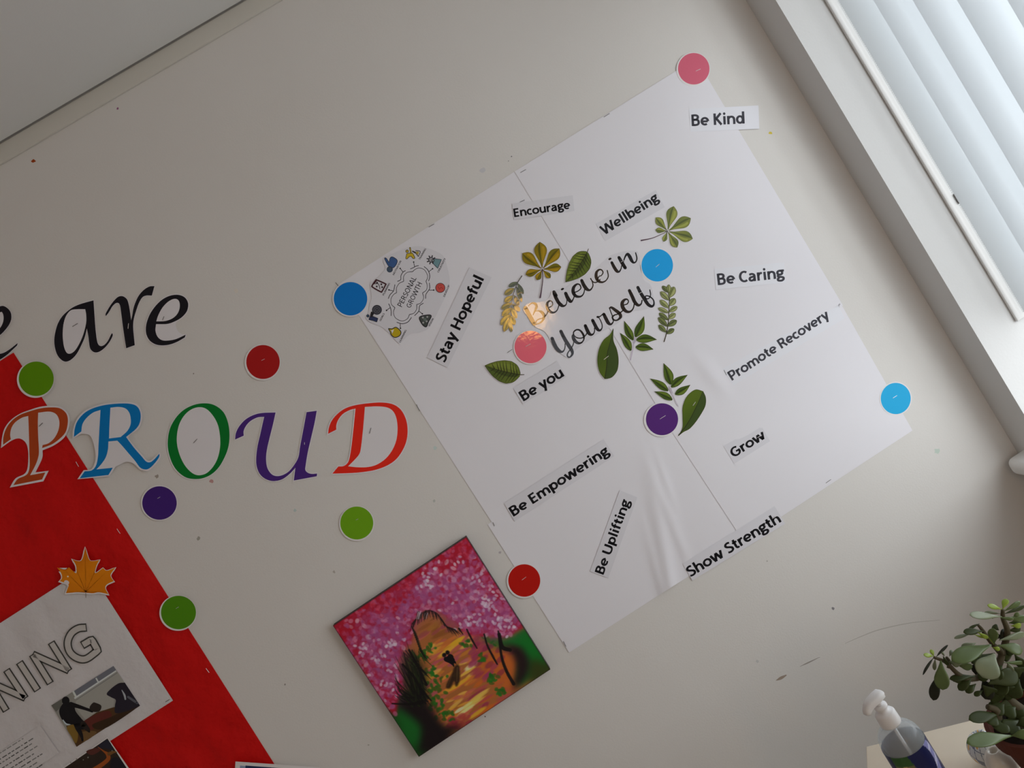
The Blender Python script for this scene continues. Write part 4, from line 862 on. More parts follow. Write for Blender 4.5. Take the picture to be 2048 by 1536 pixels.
a.fill([(420, 600), (985, 225), (1080, 370), (900, 450), (840, 530), (940, 600), (930, 700), (760, 770), (560, 890), (420, 720)], q(92, 92, 88), smooth=False)
a.rib([(400, 590, 24), (968, 215, 20)], q(118, 122, 122), cap=False); a.rib([(692, 312, 20), (730, 378, 20)], q(118, 122, 122), cap=False); a.rib([(380, 490, 26), (425, 575, 28)], q(118, 122, 120), cap=False)
a.rib([(420, 615, 8), (985, 240, 8)], q(64, 64, 66), cap=False)
a.fill([(285, 965), (480, 930), (700, 780), (1000, 690), (1120, 560), (1292, 690), (430, 1248)], q(44, 30, 16), smooth=False)
a.fill([(540, 890), (720, 795), (870, 760), (900, 850), (760, 950), (600, 1030), (520, 990)], q(52, 22, 18))
a.fill([(295, 985), (400, 950), (450, 1080), (420, 1200), (360, 1110)], q(72, 56, 22)); a.fill([(480, 1060), (620, 1030), (700, 1060), (520, 1180)], q(62, 46, 26))
a.fill([(640, 950), (900, 840), (1180, 700), (1250, 715), (800, 1005)], q(30, 20, 12))
BQ = q(12, 11, 13)
a.rib([(350, 670, 66), (470, 705, 50), (570, 738, 40), (640, 760, 44)], BQ); a.fill([(605, 715), (650, 650), (690, 650), (765, 690), (740, 765), (650, 770)], q(24, 20, 18))
a.fill([(192, 760), (235, 670), (270, 640), (330, 640), (395, 690), (420, 770), (500, 870), (545, 920), (560, 1000), (480, 1010), (420, 950), (300, 940), (225, 870)], BQ); a.dot(282, 622, 52, BQ, 58)
a.rib([(430, 930, 90), (450, 1000, 70), (490, 1080, 50), (510, 1160, 30)], BQ); a.rib([(520, 940, 80), (580, 1010, 60), (600, 1040, 30)], q(22, 18, 16))
a.rib([(245, 885, 14), (285, 935, 18), (340, 945, 10)], q(110, 120, 124))
a.fill([(838, 530), (900, 455), (1000, 385), (1085, 375, 'c'), (1180, 520), (1292, 688, 'c'), (1120, 760), (960, 790), (950, 690), (960, 610), (900, 575)], q(20, 18, 24))
a.rib([(1045, 478, 10), (1080, 545, 26), (1092, 600, 22)], q(96, 100, 104)); a.rib([(1130, 570, 30), (1250, 650, 34)], q(52, 54, 60))
a.build('printed_picture', M['inkg'], ph)
ph = tag(cut('photo_print', [view([(-300, 1900), (850, 1118), (1140, 1536), (1380, 1880), (240, 2640)], *VQ)], .0100, M['paper']), 'dark photo print of soil with an orange worm, cut off by the bottom edge', 'photo print')
a = Art(.0100, *VQ)
a.fill([(-270, 1900), (848, 1134), (1110, 1536), (1350, 1880), (240, 2610)], q(26, 20, 16), smooth=False)
a.fill([(700, 1270), (840, 1150), (930, 1290), (820, 1270)], q(20, 20, 28)); a.rib([(720, 1250, 8), (800, 1310, 22), (850, 1350, 50), (860, 1410, 56), (800, 1470, 56), (690, 1545, 62), (520, 1640, 60)], q(88, 44, 16)); a.rib([(870, 1345, 50), (930, 1320, 34), (980, 1320, 8)], q(66, 44, 22))
a.fill([(560, 1310), (680, 1265), (760, 1290), (640, 1360)], q(48, 24, 20)); a.fill([(900, 1420), (1000, 1400), (1100, 1560), (900, 1600)], q(16, 15, 20))
for x, y, r in ((430, 1415, 11), (585, 1392, 10), (520, 1425, 7), (912, 1300, 7), (350, 1460, 8)): a.dot(x, y, r, q(78, 78, 72))
a.build('printed_picture', M['inkg'], ph)
VX = (0, 1400, 11.29)
tx = tag(cut('text_strip', [view([(905, 572), (1330, 1190), (-500, 2400), (-900, 1760)], *VX)], .0095, M['poster']), 'small sheet of printed text at the left edge of the poster', 'text sheet')
a = Art(.0095, *VX); a.n = 1; rnd = random.Random(3)
for i, (ex, ey) in enumerate([(790, 700), (865, 790), (860, 895), (925, 985), (895, 1130), (1080, 1135), (960, 1330), (1060, 1390)]):
    x = 0.0
    while x < 1500:
        L = rnd.uniform(40, 130); sh = rnd.uniform(0.4, 1.0) if i else .35
        p, p2 = (ex - .845 * x, ey + .535 * x), (ex - .845 * (x + L), ey + .535 * (x + L))
        if x > (300 if i == 0 else 0): a.rib([(*p, 24), (*p2, 24)], q(*[int(98 - 56 * sh)] * 3), cap=False, up=False)
        x += L + rnd.uniform(18, 40)
a.build('printed_text', M['ink'], tx)
cd_ = tag(cut('photo_card', [np.array([(471, 1523), (640, 1534.5), (632, 1660), (462, 1648)], float)], .0095, M['paper']), 'white-edged blue photo card at the bottom edge, below the red paper', 'photo print')
a = Art(.0095); a.fill([(491, 1531), (628, 1541), (622, 1640), (484, 1630)], ink((24, 34, 58), 140), smooth=False); a.fill([(480, 1531), (491, 1532), (486, 1640), (476, 1640)], ink((92, 104, 124), 140), smooth=False)
a.build('printed_picture', M['inkg'], cd_)

# ------------------------------------------------------------------ painted canvas
VC = (640, 1050, 3.1604); CD = 0.020
CTL, CTR, CBR, CBL = (82, 637), (925, 75), (1456, 913), (625, 1466)
cz = tag(empty('painted_canvas', on_wall(*view([(769, 770)], *VC)[0], 0.010)), 'square painted canvas of a pink blossom path with two dark figures', 'painting')
fr = [on_wall(*view([p], *VC)[0], CD) for p in (CTL, CTR, CBR, CBL)]
bkp = [Vector((p.x, -0.0012, p.z)) for p in fr]
e = mesh('canvas_edge', [Vector((p.x, p.y + .0006, p.z)) for p in fr] + bkp, [(0, 1, 2, 3), (7, 6, 5, 4)] + [(i, (i + 1) % 4, 4 + (i + 1) % 4, 4 + i)[::-1] for i in range(4)], M['canvas'], cz)
NG = 300
gu, gv = np.meshgrid(np.linspace(0, 1, NG), np.linspace(0, 1, NG))
cor = [np.array(c_, float) for c_ in (CTL, CTR, CBR, CBL)]
gx = (cor[0][0] * (1 - gu) + cor[1][0] * gu) * (1 - gv) + (cor[3][0] * (1 - gu) + cor[2][0] * gu) * gv
gy = (cor[0][1] * (1 - gu) + cor[1][1] * gu) * (1 - gv) + (cor[3][1] * (1 - gu) + cor[2][1] * gu) * gv
IMG = np.zeros((NG, NG, 3)); prnd = np.random.RandomState(11)
def inside(poly):
    m = np.zeros(gx.shape, bool); P = np.array(poly, float); j = len(P) - 1
    for i in range(len(P)):
        (xi, yi), (xj, yj) = P[i], P[j]
        m ^= ((yi > gy) != (yj > gy)) & (gx < (xj - xi) * (gy - yi) / (yj - yi + 1e-12) + xi); j = i
    return m.astype(float)
def blur(m, r):
    for _ in range(2):
        for ax in (0, 1):
            p = np.pad(m, [(r, r) if k == ax else (0, 0) for k in (0, 1)], mode='edge'); c_ = np.cumsum(p, axis=ax)
            c_ = np.concatenate([np.zeros_like(np.take(c_, [0], ax)), c_], ax); n_ = m.shape[ax]
            m = (np.take(c_, range(2 * r + 1, 2 * r + 1 + n_), ax) - np.take(c_, range(0, n_), ax)) / (2 * r + 1)
    return m
def lay(m, c_, k=1.0):
    global IMG
    m = np.clip(m * k, 0, 1)[..., None]; IMG = IMG * (1 - m) + np.array(c_, float) * m
def pfill(poly, c_, r=2, k=1.0, smooth=True): lay(blur(inside(spline(poly, True, 6) if smooth else poly), r) if r else inside(spline(poly, True, 6)), c_, k)
def dab(x, y, a_, b_, rot, c_, k=.85):
    global IMG
    ou, ov = x - 82, y - 637; u0 = (ou * 843 + ov * -562) / 1026600.; v0 = (ou * 543 + ov * 829) / 982000.; R0 = 1.4 * max(a_, b_) / 990. + .02
    i0, i1, j0, j1 = [int(max(0, min(NG, q))) for q in ((u0 - R0) * NG, (u0 + R0) * NG + 1, (v0 - R0) * NG, (v0 + R0) * NG + 1)]
    if i1 <= i0 or j1 <= j0: return
    gx_, gy_ = gx[j0:j1, i0:i1], gy[j0:j1, i0:i1]
    dx, dy = gx_ - x, gy_ - y; c0, s0 = math.cos(rot), math.sin(rot)
    u_, v_ = (dx * c0 + dy * s0) / a_, (-dx * s0 + dy * c0) / b_
    sl = np.clip(1.25 - np.sqrt(u_ * u_ + v_ * v_), 0, .45) / .45
    m = np.clip(sl * k, 0, 1)[..., None]; IMG[j0:j1, i0:i1] = IMG[j0:j1, i0:i1] * (1 - m) + np.array(c_, float) * m
def line(pts, c_, k=.95):
    d = spline(pts, False, 10) if len(pts) > 2 else np.array([np.array(pts[0]) * (1 - t) + np.array(pts[1]) * t for t in np.linspace(0, 1, 9)], float)
    m = np.zeros(gx.shape)
    for p, q_ in zip(d[:-1], d[1:]):
        vx, vy = q_[0] - p[0], q_[1] - p[1]; L2 = vx * vx + vy * vy + 1e-9
        t = np.clip(((gx - p[0]) * vx + (gy - p[1]) * vy) / L2, 0, 1)
        dd = np.hypot(gx - p[0] - t * vx, gy - p[1] - t * vy); w_ = (p[2] * (1 - t) + q_[2] * t) / 2
        m = np.maximum(m, np.clip((w_ - dd) / 3 + .5, 0, 1))
    lay(m, c_, k)
IMG[:] = (140, 84, 44)
# the path: streaks of orange, yellow and pink
path = [(700, 560), (800, 560), (880, 680), (960, 760), (1060, 900), (1120, 1010), (1130, 1120), (900, 1270), (780, 1260), (740, 1100), (690, 950), (650, 800), (640, 680)]
for i in range(330):
    x, y = prnd.uniform(620, 1250), prnd.uniform(560, 1300)
    near = (y - 560) / 700
    c_ = [(170, 108, 40), (186, 140, 44), (160, 80, 70), (150, 66, 88), (176, 96, 44), (192, 160, 70), (172, 88, 60)][prnd.randint(7)]
    if y < 690: c_ = [(120, 72, 34), (128, 60, 62), (112, 66, 30), (140, 92, 40)][prnd.randint(4)]
    if x > 980: c_ = [(168, 84, 30), (150, 60, 66), (160, 78, 40), (120, 40, 62)][prnd.randint(4)]
    dab(x, y, prnd.uniform(25, 70), prnd.uniform(7, 14), -.55 + prnd.uniform(-.15, .15), c_, .7)
for x, y, a_, c_ in [(860, 740, 50, (196, 156, 30)), (830, 770, 60, (190, 140, 36)), (790, 800, 60, (186, 140, 50)), (930, 930, 60, (186, 150, 60)), (960, 890, 46, (196, 188, 140)), (880, 1000, 70, (190, 140, 40)),
                  (960, 1120, 80, (190, 172, 80)), (1000, 1080, 70, (190, 160, 70)), (920, 1160, 60, (196, 184, 120)), (990, 1190, 60, (180, 140, 40)), (720, 800, 40, (180, 130, 50)), (870, 1170, 30, (190, 180, 140))]:
    for j in range(3): dab(x + prnd.uniform(-12, 12), y + prnd.uniform(-12, 12), a_, 9, -.6, c_, .7)
pfill([(1040, 840), (1130, 800), (1220, 820), (1250, 880), (1240, 980), (1200, 1060), (1120, 960)], (160, 82, 34), 5)
for i in range(26): dab(prnd.uniform(940, 1140), prnd.uniform(720, 960), 32, 16, -.7, [(110, 34, 60), (140, 52, 66), (128, 44, 84)][prnd.randint(3)], .6)
for i in range(16): dab(prnd.uniform(820, 960), prnd.uniform(1200, 1280), 26, 18, -.4, [(130, 36, 52), (146, 56, 50)][prnd.randint(2)], .7)
# foliage
gr = [(24, 84, 24), (30, 96, 26), (44, 84, 24), (60, 76, 24)]
pfill([(400, 1110), (520, 1050), (640, 1120), (700, 1250), (760, 1300), (640, 1470), (500, 1300)], (18, 62, 20), 6)
pfill([(470, 1150), (560, 1130), (650, 1250), (650, 1380), (560, 1380)], (20, 84, 30), 8)
pfill([(1000, 700), (1150, 720), (1290, 650), (1350, 740), (1456, 913), (1350, 960), (1240, 1010), (1260, 800), (1130, 770)], (16, 92, 30), 6)
pfill([(1330, 850), (1456, 890), (1440, 930), (1320, 990)], (44, 52, 18), 8)
for cx_, cy_, n_, sp in [(650, 810, 14, 36), (730, 1010, 22, 60), (740, 1130, 26, 55), (800, 1200, 12, 50), (700, 920, 8, 30), (1020, 840, 8, 30), (1090, 980, 12, 40), (1140, 1050, 12, 36), (920, 740, 8, 30), (1060, 720, 10, 40), (690, 780, 8, 26)]:
    for i in range(n_): dab(cx_ + prnd.normal() * sp * .6, cy_ + prnd.normal() * sp * .6, prnd.uniform(9, 20), prnd.uniform(6, 13), prnd.uniform(0, 3), gr[prnd.randint(4)], .8)
dk = (22, 16, 18)
pfill([(480, 1130), (600, 1040), (700, 1150), (790, 1270), (900, 1260), (760, 1380), (630, 1440), (640, 1280), (560, 1200)], dk, 7)
pfill([(500, 900), (560, 800), (640, 880), (680, 1000), (660, 1100), (560, 1060), (500, 1000)], (26, 34, 18), 7, .9)
pfill([(1130, 760), (1260, 770), (1320, 860), (1300, 960), (1240, 1030), (1216, 1050), (1240, 900), (1200, 800)], (30, 18, 20), 6)
for i in range(70):
    x, y = prnd.uniform(500, 640), prnd.uniform(780, 1090); L = prnd.uniform(50, 110); t = prnd.uniform(.7, 1.25)
    line([(x, y, 9), (x + L * math.cos(t), y + L * math.sin(t), 3)], (16, 14, 14) if i % 3 else (34, 50, 20), .85)
# blossom canopy
can = [(60, 640), (500, 330), (940, 50), (1180, 440), (1290, 640), (1200, 695), (1080, 700), (960, 700), (890, 660), (840, 600), (740, 545), (660, 530), (590, 590), (580, 720), (560, 760), (520, 780), (500, 860), (480, 900), (520, 960), (520, 1040), (490, 1110), (480, 1210), (440, 1180), (250, 890)]
mcan = inside(can); lay(blur(mcan, 3), (142, 20, 40)); pfill([(250, 640), (560, 400), (880, 260), (1060, 400), (1240, 640), (1080, 690), (900, 650), (660, 520), (560, 700), (500, 860), (490, 1120), (330, 900)], (136, 62, 104), 16)
mcan = inside(can)
pts = []
while len(pts) < 5200:
    x, y = prnd.uniform(60, 1300), prnd.uniform(50, 1220)
    pts.append((x, y))
P = np.array(can, float)
def in_can(x, y):
    r_ = False; j = len(P) - 1
    for i in range(len(P)):
        if (P[i][1] > y) != (P[j][1] > y) and x < (P[j][0] - P[i][0]) * (y - P[i][1]) / (P[j][1] - P[i][1] + 1e-12) + P[i][0]: r_ = not r_
        j = i
    return r_
def edge_d(x, y):      # distance from the top-left and top-right borders, where the red shows most
    d1 = ((x - 82) * (75 - 637) - (y - 637) * (925 - 82)) / math.hypot(843, 562)
    return abs(d1)
for x, y in pts:
    if not in_can(x, y): continue
    ed = edge_d(x, y); low = min(1, ed / 260)
    r_ = prnd.rand()
    if ed < 95 + 60 * math.sin(x / 60) and prnd.rand() < .8: c_ = [(150, 14, 32), (140, 20, 40), (170, 60, 84)][prnd.randint(3)]
    elif r_ < .20: c_ = [(142, 22, 44), (150, 28, 56)][prnd.randint(2)]
    elif r_ < .70: c_ = [(154, 74, 116), (142, 60, 104), (132, 60, 108), (160, 88, 124)][prnd.randint(4)]
    elif r_ < .93: c_ = [(176, 118, 146), (150, 92, 136), (128, 66, 110)][prnd.randint(3)]
    else: c_ = [(188, 158, 172), (180, 172, 182)][prnd.randint(2)]
    s_ = prnd.uniform(10, 20); dab(x, y, s_, s_ * prnd.uniform(.55, .85), prnd.uniform(0, 3), c_, prnd.uniform(.25, .65))
for cx_, cy_, n_ in [(1060, 500, 16), (1150, 590, 18), (980, 610, 16), (990, 330, 10), (680, 370, 12), (440, 770, 14), (290, 800, 8), (900, 640, 8), (1190, 650, 12), (1110, 460, 12), (450, 930, 8), (420, 1030, 6), (720, 270, 6), (850, 230, 4), (350, 830, 8)]:
    for i in range(n_): dab(cx_ + prnd.normal() * 34, cy_ + prnd.normal() * 28, 12, 8, prnd.uniform(0, 3), [(182, 170, 184), (160, 130, 158), (172, 146, 166)][prnd.randint(3)], .75)
# arch of dark twigs, trunks, figures
for i in range(40):
    t = i / 39; ax_ = 580 + 270 * t; ay_ = 620 - 80 * math.sin(math.pi * min(1, t * 1.25)) + (40 * max(0, t - .6) * 2.5)
    a_ = 1.9 - 1.1 * t + prnd.uniform(-.2, .2); L = prnd.uniform(35, 60)
    line([(ax_, ay_, 6), (ax_ + L * math.cos(a_), ay_ + L * math.sin(a_), 2)], (18, 16, 18), .9)
for i in range(16):
    x = prnd.uniform(610, 690); line([(x, 550 + prnd.uniform(-8, 10), 5), (x - 10, 595, 2)], (168, 160, 170) if i % 2 else (20, 18, 20), .8)
for i in range(12): line([(575 + i * 5, 640 + i * 14, 7), (610 + i * 5, 690 + i * 15, 2)], (20, 22, 16), .85)
for i in range(46):
    t = -1.5 - 1.6 * prnd.rand(); L = prnd.uniform(150, 380); x0, y0 = 640 + prnd.uniform(-60, 40), 1140 + prnd.uniform(-60, 10)
    if -2.0 < t < -1.75: L *= 1.2
    x1, y1 = x0 + L * math.cos(t) * .55, y0 + L * math.sin(t)
    if x1 > 640 and y1 < 900: continue
    line([(x0, y0, 12), ((x0 + x1) / 2 + 10, (y0 + y1) / 2 + 14, 8), (max(x1, 470), y1, 2)], [(16, 14, 14), (24, 32, 16), (18, 16, 18)][i % 3], .8)
for p in ([(875, 655, 12), (900, 690, 6)], [(925, 660, 10), (955, 720, 12), (990, 780, 7)], [(1035, 690, 10), (1055, 760, 12), (1090, 830, 14), (1118, 880, 10)],
          [(1125, 670, 10), (1135, 760, 14), (1150, 850, 18), (1180, 930, 20), (1222, 1005, 22)], [(1130, 690, 22), (1150, 770, 26), (1200, 790, 22)],
          [(455, 1128, 8), (560, 1132, 14), (640, 1120, 26)], [(640, 1040, 16), (700, 1110, 9)], [(560, 790, 14), (620, 900, 16), (670, 1010, 16)], [(520, 880, 12), (590, 960, 16), (650, 1070, 18)]): line(p, (16, 13, 14))
dab(782, 822, 13, 13, 0, (14, 12, 14), 1); dab(803, 806, 13, 13, 0, (14, 12, 14), 1)
pfill([(780, 838), (800, 830), (815, 815), (835, 822), (848, 850), (860, 880), (845, 875), (845, 898), (825, 880), (800, 868), (782, 858)], (14, 12, 14), 0)
pfill([(845, 900), (830, 940), (800, 1000), (795, 1030), (822, 1030), (845, 985), (855, 1022), (872, 1005), (882, 960), (876, 890), (860, 885)], (36, 24, 16), 1, .9)
line([(830, 950, 5), (805, 1020, 3)], (90, 66, 34), .6); line([(865, 900, 5), (862, 990, 3)], (100, 80, 50), .6)
lay(np.clip((np.minimum(np.minimum(gu, 1 - gu), np.minimum(gv, 1 - gv)) < .004).astype(float), 0, 1), (40, 24, 26), .5)
w = lin(172)
L_ = np.where(IMG / 255 <= .04045, IMG / 255 / 12.92, ((IMG / 255 + .055) / 1.055) ** 2.4) / w * .78
a00, a10, a11, a01 = [np.array(p) for p in fr]
g3 = (a00 * (1 - gu[..., None]) + a10 * gu[..., None]) * (1 - gv[..., None]) + (a01 * (1 - gu[..., None]) + a11 * gu[..., None]) * gv[..., None]
Fq = [(j * NG + i, (j + 1) * NG + i, (j + 1) * NG + i + 1, j * NG + i + 1) for j in range(NG - 1) for i in range(NG - 1)]
mesh('painted_front', g3.reshape(-1, 3), Fq, M['paint'], cz, cols=np.clip(L_, .004, .9).reshape(-1, 3))

# ------------------------------------------------------------------ table in the corner
ZT = CZ - 0.95
M['wood'] = mat('pale_laminate', (0.90, 0.80, 0.64), 0.45, 0.3, var=0.03, vscale=30)
M['woodd'] = mat('pale_laminate_body', (0.58, 0.50, 0.37), 0.5, 0.3)
TC = at_height(1732, 1493, ZT); TA = _r(-30.54)
te1, te2 = Vector((math.cos(TA), math.sin(TA), 0)), Vector((math.sin(TA), -math.cos(TA), 0))
TW, TDp = 0.62, 0.46
tb_ = tag(empty('side_table', TC + te1 * TW / 2 + te2 * TDp / 2 - Vector((0, 0, ZT))), 'pale wood-effect table top in the corner, under the jade plant and pump bottle', 'table')
def obox(name, a0, a1, b0, b1, z0, z1, m, parent):
    V = [TC + te1 * a_ + te2 * b_ + Vector((0, 0, z_ - ZT)) for a_ in (a0, a1) for b_ in (b0, b1) for z_ in (z0, z1)]
    return mesh(name, V, box_data(0, 1, 0, 1, 0, 1)[1], m, parent)
bevel(obox('tabletop', 0, TW, 0, TDp, ZT - .022, ZT, M['wood'], tb_), .002)
for a_, b_ in ((.03, .03), (TW - .07, .03), (.03, TDp - .07), (TW - .07, TDp - .07)): bevel(obox('leg', a_, a_ + .04, b_, b_ + .04, 0, ZT - .022, M['woodd'], tb_), .002)
obox('apron', .045, TW - .045, .045, TDp - .045, ZT - .10, ZT - .022, M['woodd'], tb_)

# ------------------------------------------------------------------ pump bottle
def on_y(px, py, y): d = ray(px, py); return CAM + d * ((y - CAM.y) / d.y)
bp_ = on_y(1801.6, 1478, -0.80); BX, BY = bp_.x, bp_.y; ZS = bp_.z
bot = tag(empty('pump_bottle', (BX, BY, ZT)), 'clear pump bottle with a dark blue label on the table, below the jade plant', 'bottle')
cm = bpy.data.materials.new('clear_bottle'); cm.use_nodes = True
nt = cm.node_tree; p = nt.nodes['Principled BSDF']; p.inputs['Base Color'].default_value = (.80, .86, .90, 1); p.inputs['Roughness'].default_value = .12
tb = nt.nodes.new('ShaderNodeBsdfTransparent'); tb.inputs[0].default_value = (.93, .96, .98, 1)
ms = nt.nodes.new('ShaderNodeMixShader'); ms.inputs[0].default_value = .30
nt.links.new(tb.outputs[0], ms.inputs[1]); nt.links.new(p.outputs[0], ms.inputs[2]); nt.links.new(ms.outputs[0], nt.nodes['Material Output'].inputs[0])
R_ = .0345
prof = [(.0, ZT), (R_ * .93, ZT), (R_, ZT + .006), (R_, ZS - .004), (R_ * .985, ZS + .002), (R_ * .93, ZS + .010), (R_ * .80, ZS + .018), (R_ * .60, ZS + .0245), (.0150, ZS + .028), (.0135, ZS + .031), (.0135, ZS + .040)]
V, Fc = lathe_data(prof, (BX, BY, 0), 48); mesh('bottle_body', V, Fc, cm, bot, smooth=True)
M['pump'] = mat('white_plastic', (.84, .84, .85), .35, .4)
zc0 = ZS + .030
V, Fc = lathe_data([(0, zc0), (.0163, zc0), (.0168, zc0 + .002), (.0162, zc0 + .019), (.0135, zc0 + .0225), (.0085, zc0 + .0235), (.0085, zc0 + .029), (.0105, zc0 + .030), (.0105, zc0 + .034), (.006, zc0 + .035), (0, zc0 + .035)], (BX, BY, 0), 36)
col_o = mesh('pump_collar', V, Fc, M['pump'], bot, smooth=True)
zh = zc0 + .035
V, Fc = tube_data([(BX, BY, zh - .002), (BX, BY, zh + .010)], .0056, 16); mesh('pump_stem', V, Fc, M['pump'], bot, smooth=True)
hd = Vector((-.985, -.17, 0)).normalized(); sd_ = Vector((-hd.y, hd.x, 0))
def flat_tube(path, wd, ht, seg=18):
    V, Fc = [], []; n = len(path)
    for i, pth in enumerate(path):
        pth = Vector(pth); t = (Vector(path[min(i + 1, n - 1)]) - Vector(path[max(i - 1, 0)])).normalized(); b = sd_.cross(t).normalized()
        for k in range(seg):
            th = 2 * math.pi * k / seg
            cs, sn = math.cos(th), math.sin(th)
            V.append(pth + sd_ * wd[i] * math.copysign(abs(cs) ** .7, cs) + b * ht[i] * math.copysign(abs(sn) ** .7, sn))
    for i in range(n - 1):
        for k in range(seg): k2 = (k + 1) % seg; Fc.append((i * seg + k, i * seg + k2, (i + 1) * seg + k2, (i + 1) * seg + k))
    return V, Fc + [tuple(range(seg))[::-1], tuple((n - 1) * seg + k for k in range(seg))]
c0 = Vector((BX, BY, zh + .0125))
V, Fc = flat_tube([c0 - hd * .0125, c0 - hd * .011 + Vector((0, 0, .001)), c0, c0 + hd * .012 - Vector((0, 0, .001)), c0 + hd * .018 - Vector((0, 0, .003)), c0 + hd * .0235 - Vector((0, 0, .007)), c0 + hd * .026 - Vector((0, 0, .012))],
                  [.008, .0105, .0115, .0100, .0085, .0070, .0060], [.004, .0060, .0066, .0068, .0064, .0058, .0050])
mesh('pump_nozzle', V, Fc, M['pump'], bot, smooth=True)
V, Fc = tube_data([(BX, BY, zc0), (BX + .002, BY, ZT + .06), (BX + .010, BY - .004, ZT + .012)], .0028, 10); mesh('dip_tube', V, Fc, M['pump'], bot, smooth=True)
fa = math.atan2(CAM.y - BY, CAM.x - BX)
NA, NH = 180, 60; V, Fc, Cc = [], [], []
z0, z1 = ZT + .010, ZS - .006
for j in range(NH + 1):
    for i in range(NA):
        th = 2 * math.pi * i / NA; V.append((BX + (R_ + .0004) * math.cos(th), BY + (R_ + .0004) * math.sin(th), z0 + (z1 - z0) * j / NH))
        d = (th - fa + math.pi) % (2 * math.pi) - math.pi; h = (z1 - z0) * (1 - j / NH); s = d * R_     # s > 0 to the right of the viewer's middle, h down from the top
        c_ = (14, 20, 62)
        if -.034 < s < -.006 + h * .15 and h < .034: c_ = (34, 66, 30) if h < .017 else (78, 78, 48)
        rr = math.hypot(s + .017, h - .024)
        if rr < .0072: c_ = (150, 132, 82) if .0052 < rr or rr < .0028 else (66, 58, 40)
        w_ = s - (.026 + .006 * math.sin(h * 70)); 
        if 0 < w_ < .012: c_ = (104, 106, 150) if math.sin(h * 300 + s * 200) > -.4 else (150, 152, 186)
        if abs(s - .004 - .002 * math.sin(h * 30)) < .006 and .045 < h < .052: c_ = (170, 172, 190)
        Cc.append(ink(c_, 165))
for j in range(NH):
    for i in range(NA): i2 = (i + 1) % NA; Fc.append((j * NA + i, j * NA + i2, (j + 1) * NA + i2, (j + 1) * NA + i))
M['wrap'] = ink_mat('bottle_label', .35, .3)
mesh('bottle_label', V, Fc, M['wrap'], bot, smooth=True, cols=Cc)

# ------------------------------------------------------------------ patterned pot and white cup on the table
def sphere_pot(name, px, py, y, r, hr, label, cat, fn, m, squash=.92, parent_part=None, seg=96):
    c_ = at_height(px, py, ZT + hr)
    prof = []
    for i in range(97):
        t = -math.pi / 2 + math.pi * .86 * i / 96
        prof.append((max(.0001, r * math.cos(t)), ZT + hr + hr * math.sin(t)))
    prof += [(prof[-1][0] - .003, prof[-1][1] - .001), (prof[-1][0] - .006, prof[-1][1] - .02), (.001, ZT + .008)]
    V, Fc = lathe_data(prof, (c_.x, c_.y, 0), seg)
    V = [Vector(v) for v in V]
    cols = [fn(math.atan2(v.y - c_.y, v.x - c_.x), v.z - ZT) for v in V]
    o = mesh(name, V, Fc, m, None, smooth=True, cols=cols); return tag(o, label, cat), c_
def mosaic(th, z):
    f = (th - math.atan2(-1.2, -.4)) ; f = (f + math.pi) % (2 * math.pi) - math.pi
    c_ = (186, 190, 196)
    a_, b_ = f * 2.6, z * 62
    if abs((a_ + .25 * math.sin(b_)) % 1.0 - .5) > .45 or abs((b_ + .3 * a_) % 1.0 - .5) > .455: c_ = (92, 100, 116)
    ia, ib = math.floor(a_ + .25 * math.sin(b_)), math.floor(b_ + .3 * a_)
    u_, v_ = (a_ + .25 * math.sin(b_)) % 1 - .5, (b_ + .3 * a_) % 1 - .5
    if (ia + ib) % 3 == 0 and u_ * u_ + v_ * v_ < .09: c_ = (196, 150, 84)
    if (ia * 2 + ib) % 5 == 1 and abs(u_) < .44 and abs(v_) < .45: c_ = (118, 124, 138)
    return ink(c_, 178)
M['glaze'] = ink_mat('glazed_ceramic', .2, .5)
o, mc = sphere_pot('mosaic_pot', 1972, 1496, 0, .027, .027, 'small white pot with a grey mosaic pattern and orange spots, left of the plant pot', 'pot', mosaic, M['glaze'], seg=220)
wcup, wc = sphere_pot('ceramic_cup', 2004, 1530, 0, .0215, .030, 'plain cream ceramic cup squeezed between the mosaic pot and the plant pot', 'cup', lambda th, z: (.74, .70, .62), M['glaze'])

# ------------------------------------------------------------------ jade plant
PY = -0.92
PC = on_y(2064, 1429, PY); PXc, PYc = PC.x, PC.y; ZR = PC.z
M['terra'] = mat('terracotta', (0.095, 0.026, 0.015), 0.8, 0.2, bump=.2, bscale=90, var=.12, vscale=25)
M['soil'] = mat('potting_soil', (0.018, 0.013, 0.010), 0.95, 0.1, bump=.6, bscale=120)
plant = tag(empty('jade_plant', (PXc, PYc, ZT)), 'jade plant with thick oval leaves in a terracotta pot at the right edge', 'plant')
RT = .065
prof = [(.001, ZT), (RT * .66, ZT), (RT * .90, ZR - .022), (RT, ZR - .021), (RT * 1.02, ZR), (RT * .93, ZR), (RT * .88, ZR - .012), (.001, ZR - .012)]
V, Fc = lathe_data(prof, (PXc, PYc, 0), 48); pot = mesh('pot', V, Fc, M['terra'], plant, smooth=False)
V, Fc = lathe_data([(.001, ZR - .010), (RT * .5, ZR - .007), (RT * .89, ZR - .011)], (PXc, PYc, 0), 32); mesh('soil', V, Fc, M['soil'], plant, smooth=True)
def leaf_mat(name, c_, rough=.34, spec=.4):
    m = mat(name, c_, rough, spec, var=.22, vscale=55); m.node_tree.nodes['Principled BSDF'].inputs['Subsurface Weight'].default_value = 0.0
    return m
LM = {'b': leaf_mat('young_leaf', (.24, .34, .035)), 'm': leaf_mat('jade_leaf', (.092, .135, .042)), 'g': leaf_mat('dusty_leaf', (.17, .20, .115), .38), 'd': leaf_mat('dark_leaf', (.040, .054, .016), .42, .22), 'k': leaf_mat('shaded_leaf', (.026, .028, .018), .5, .15)}  # d: darker leaves; k: shade within the foliage put into the colour
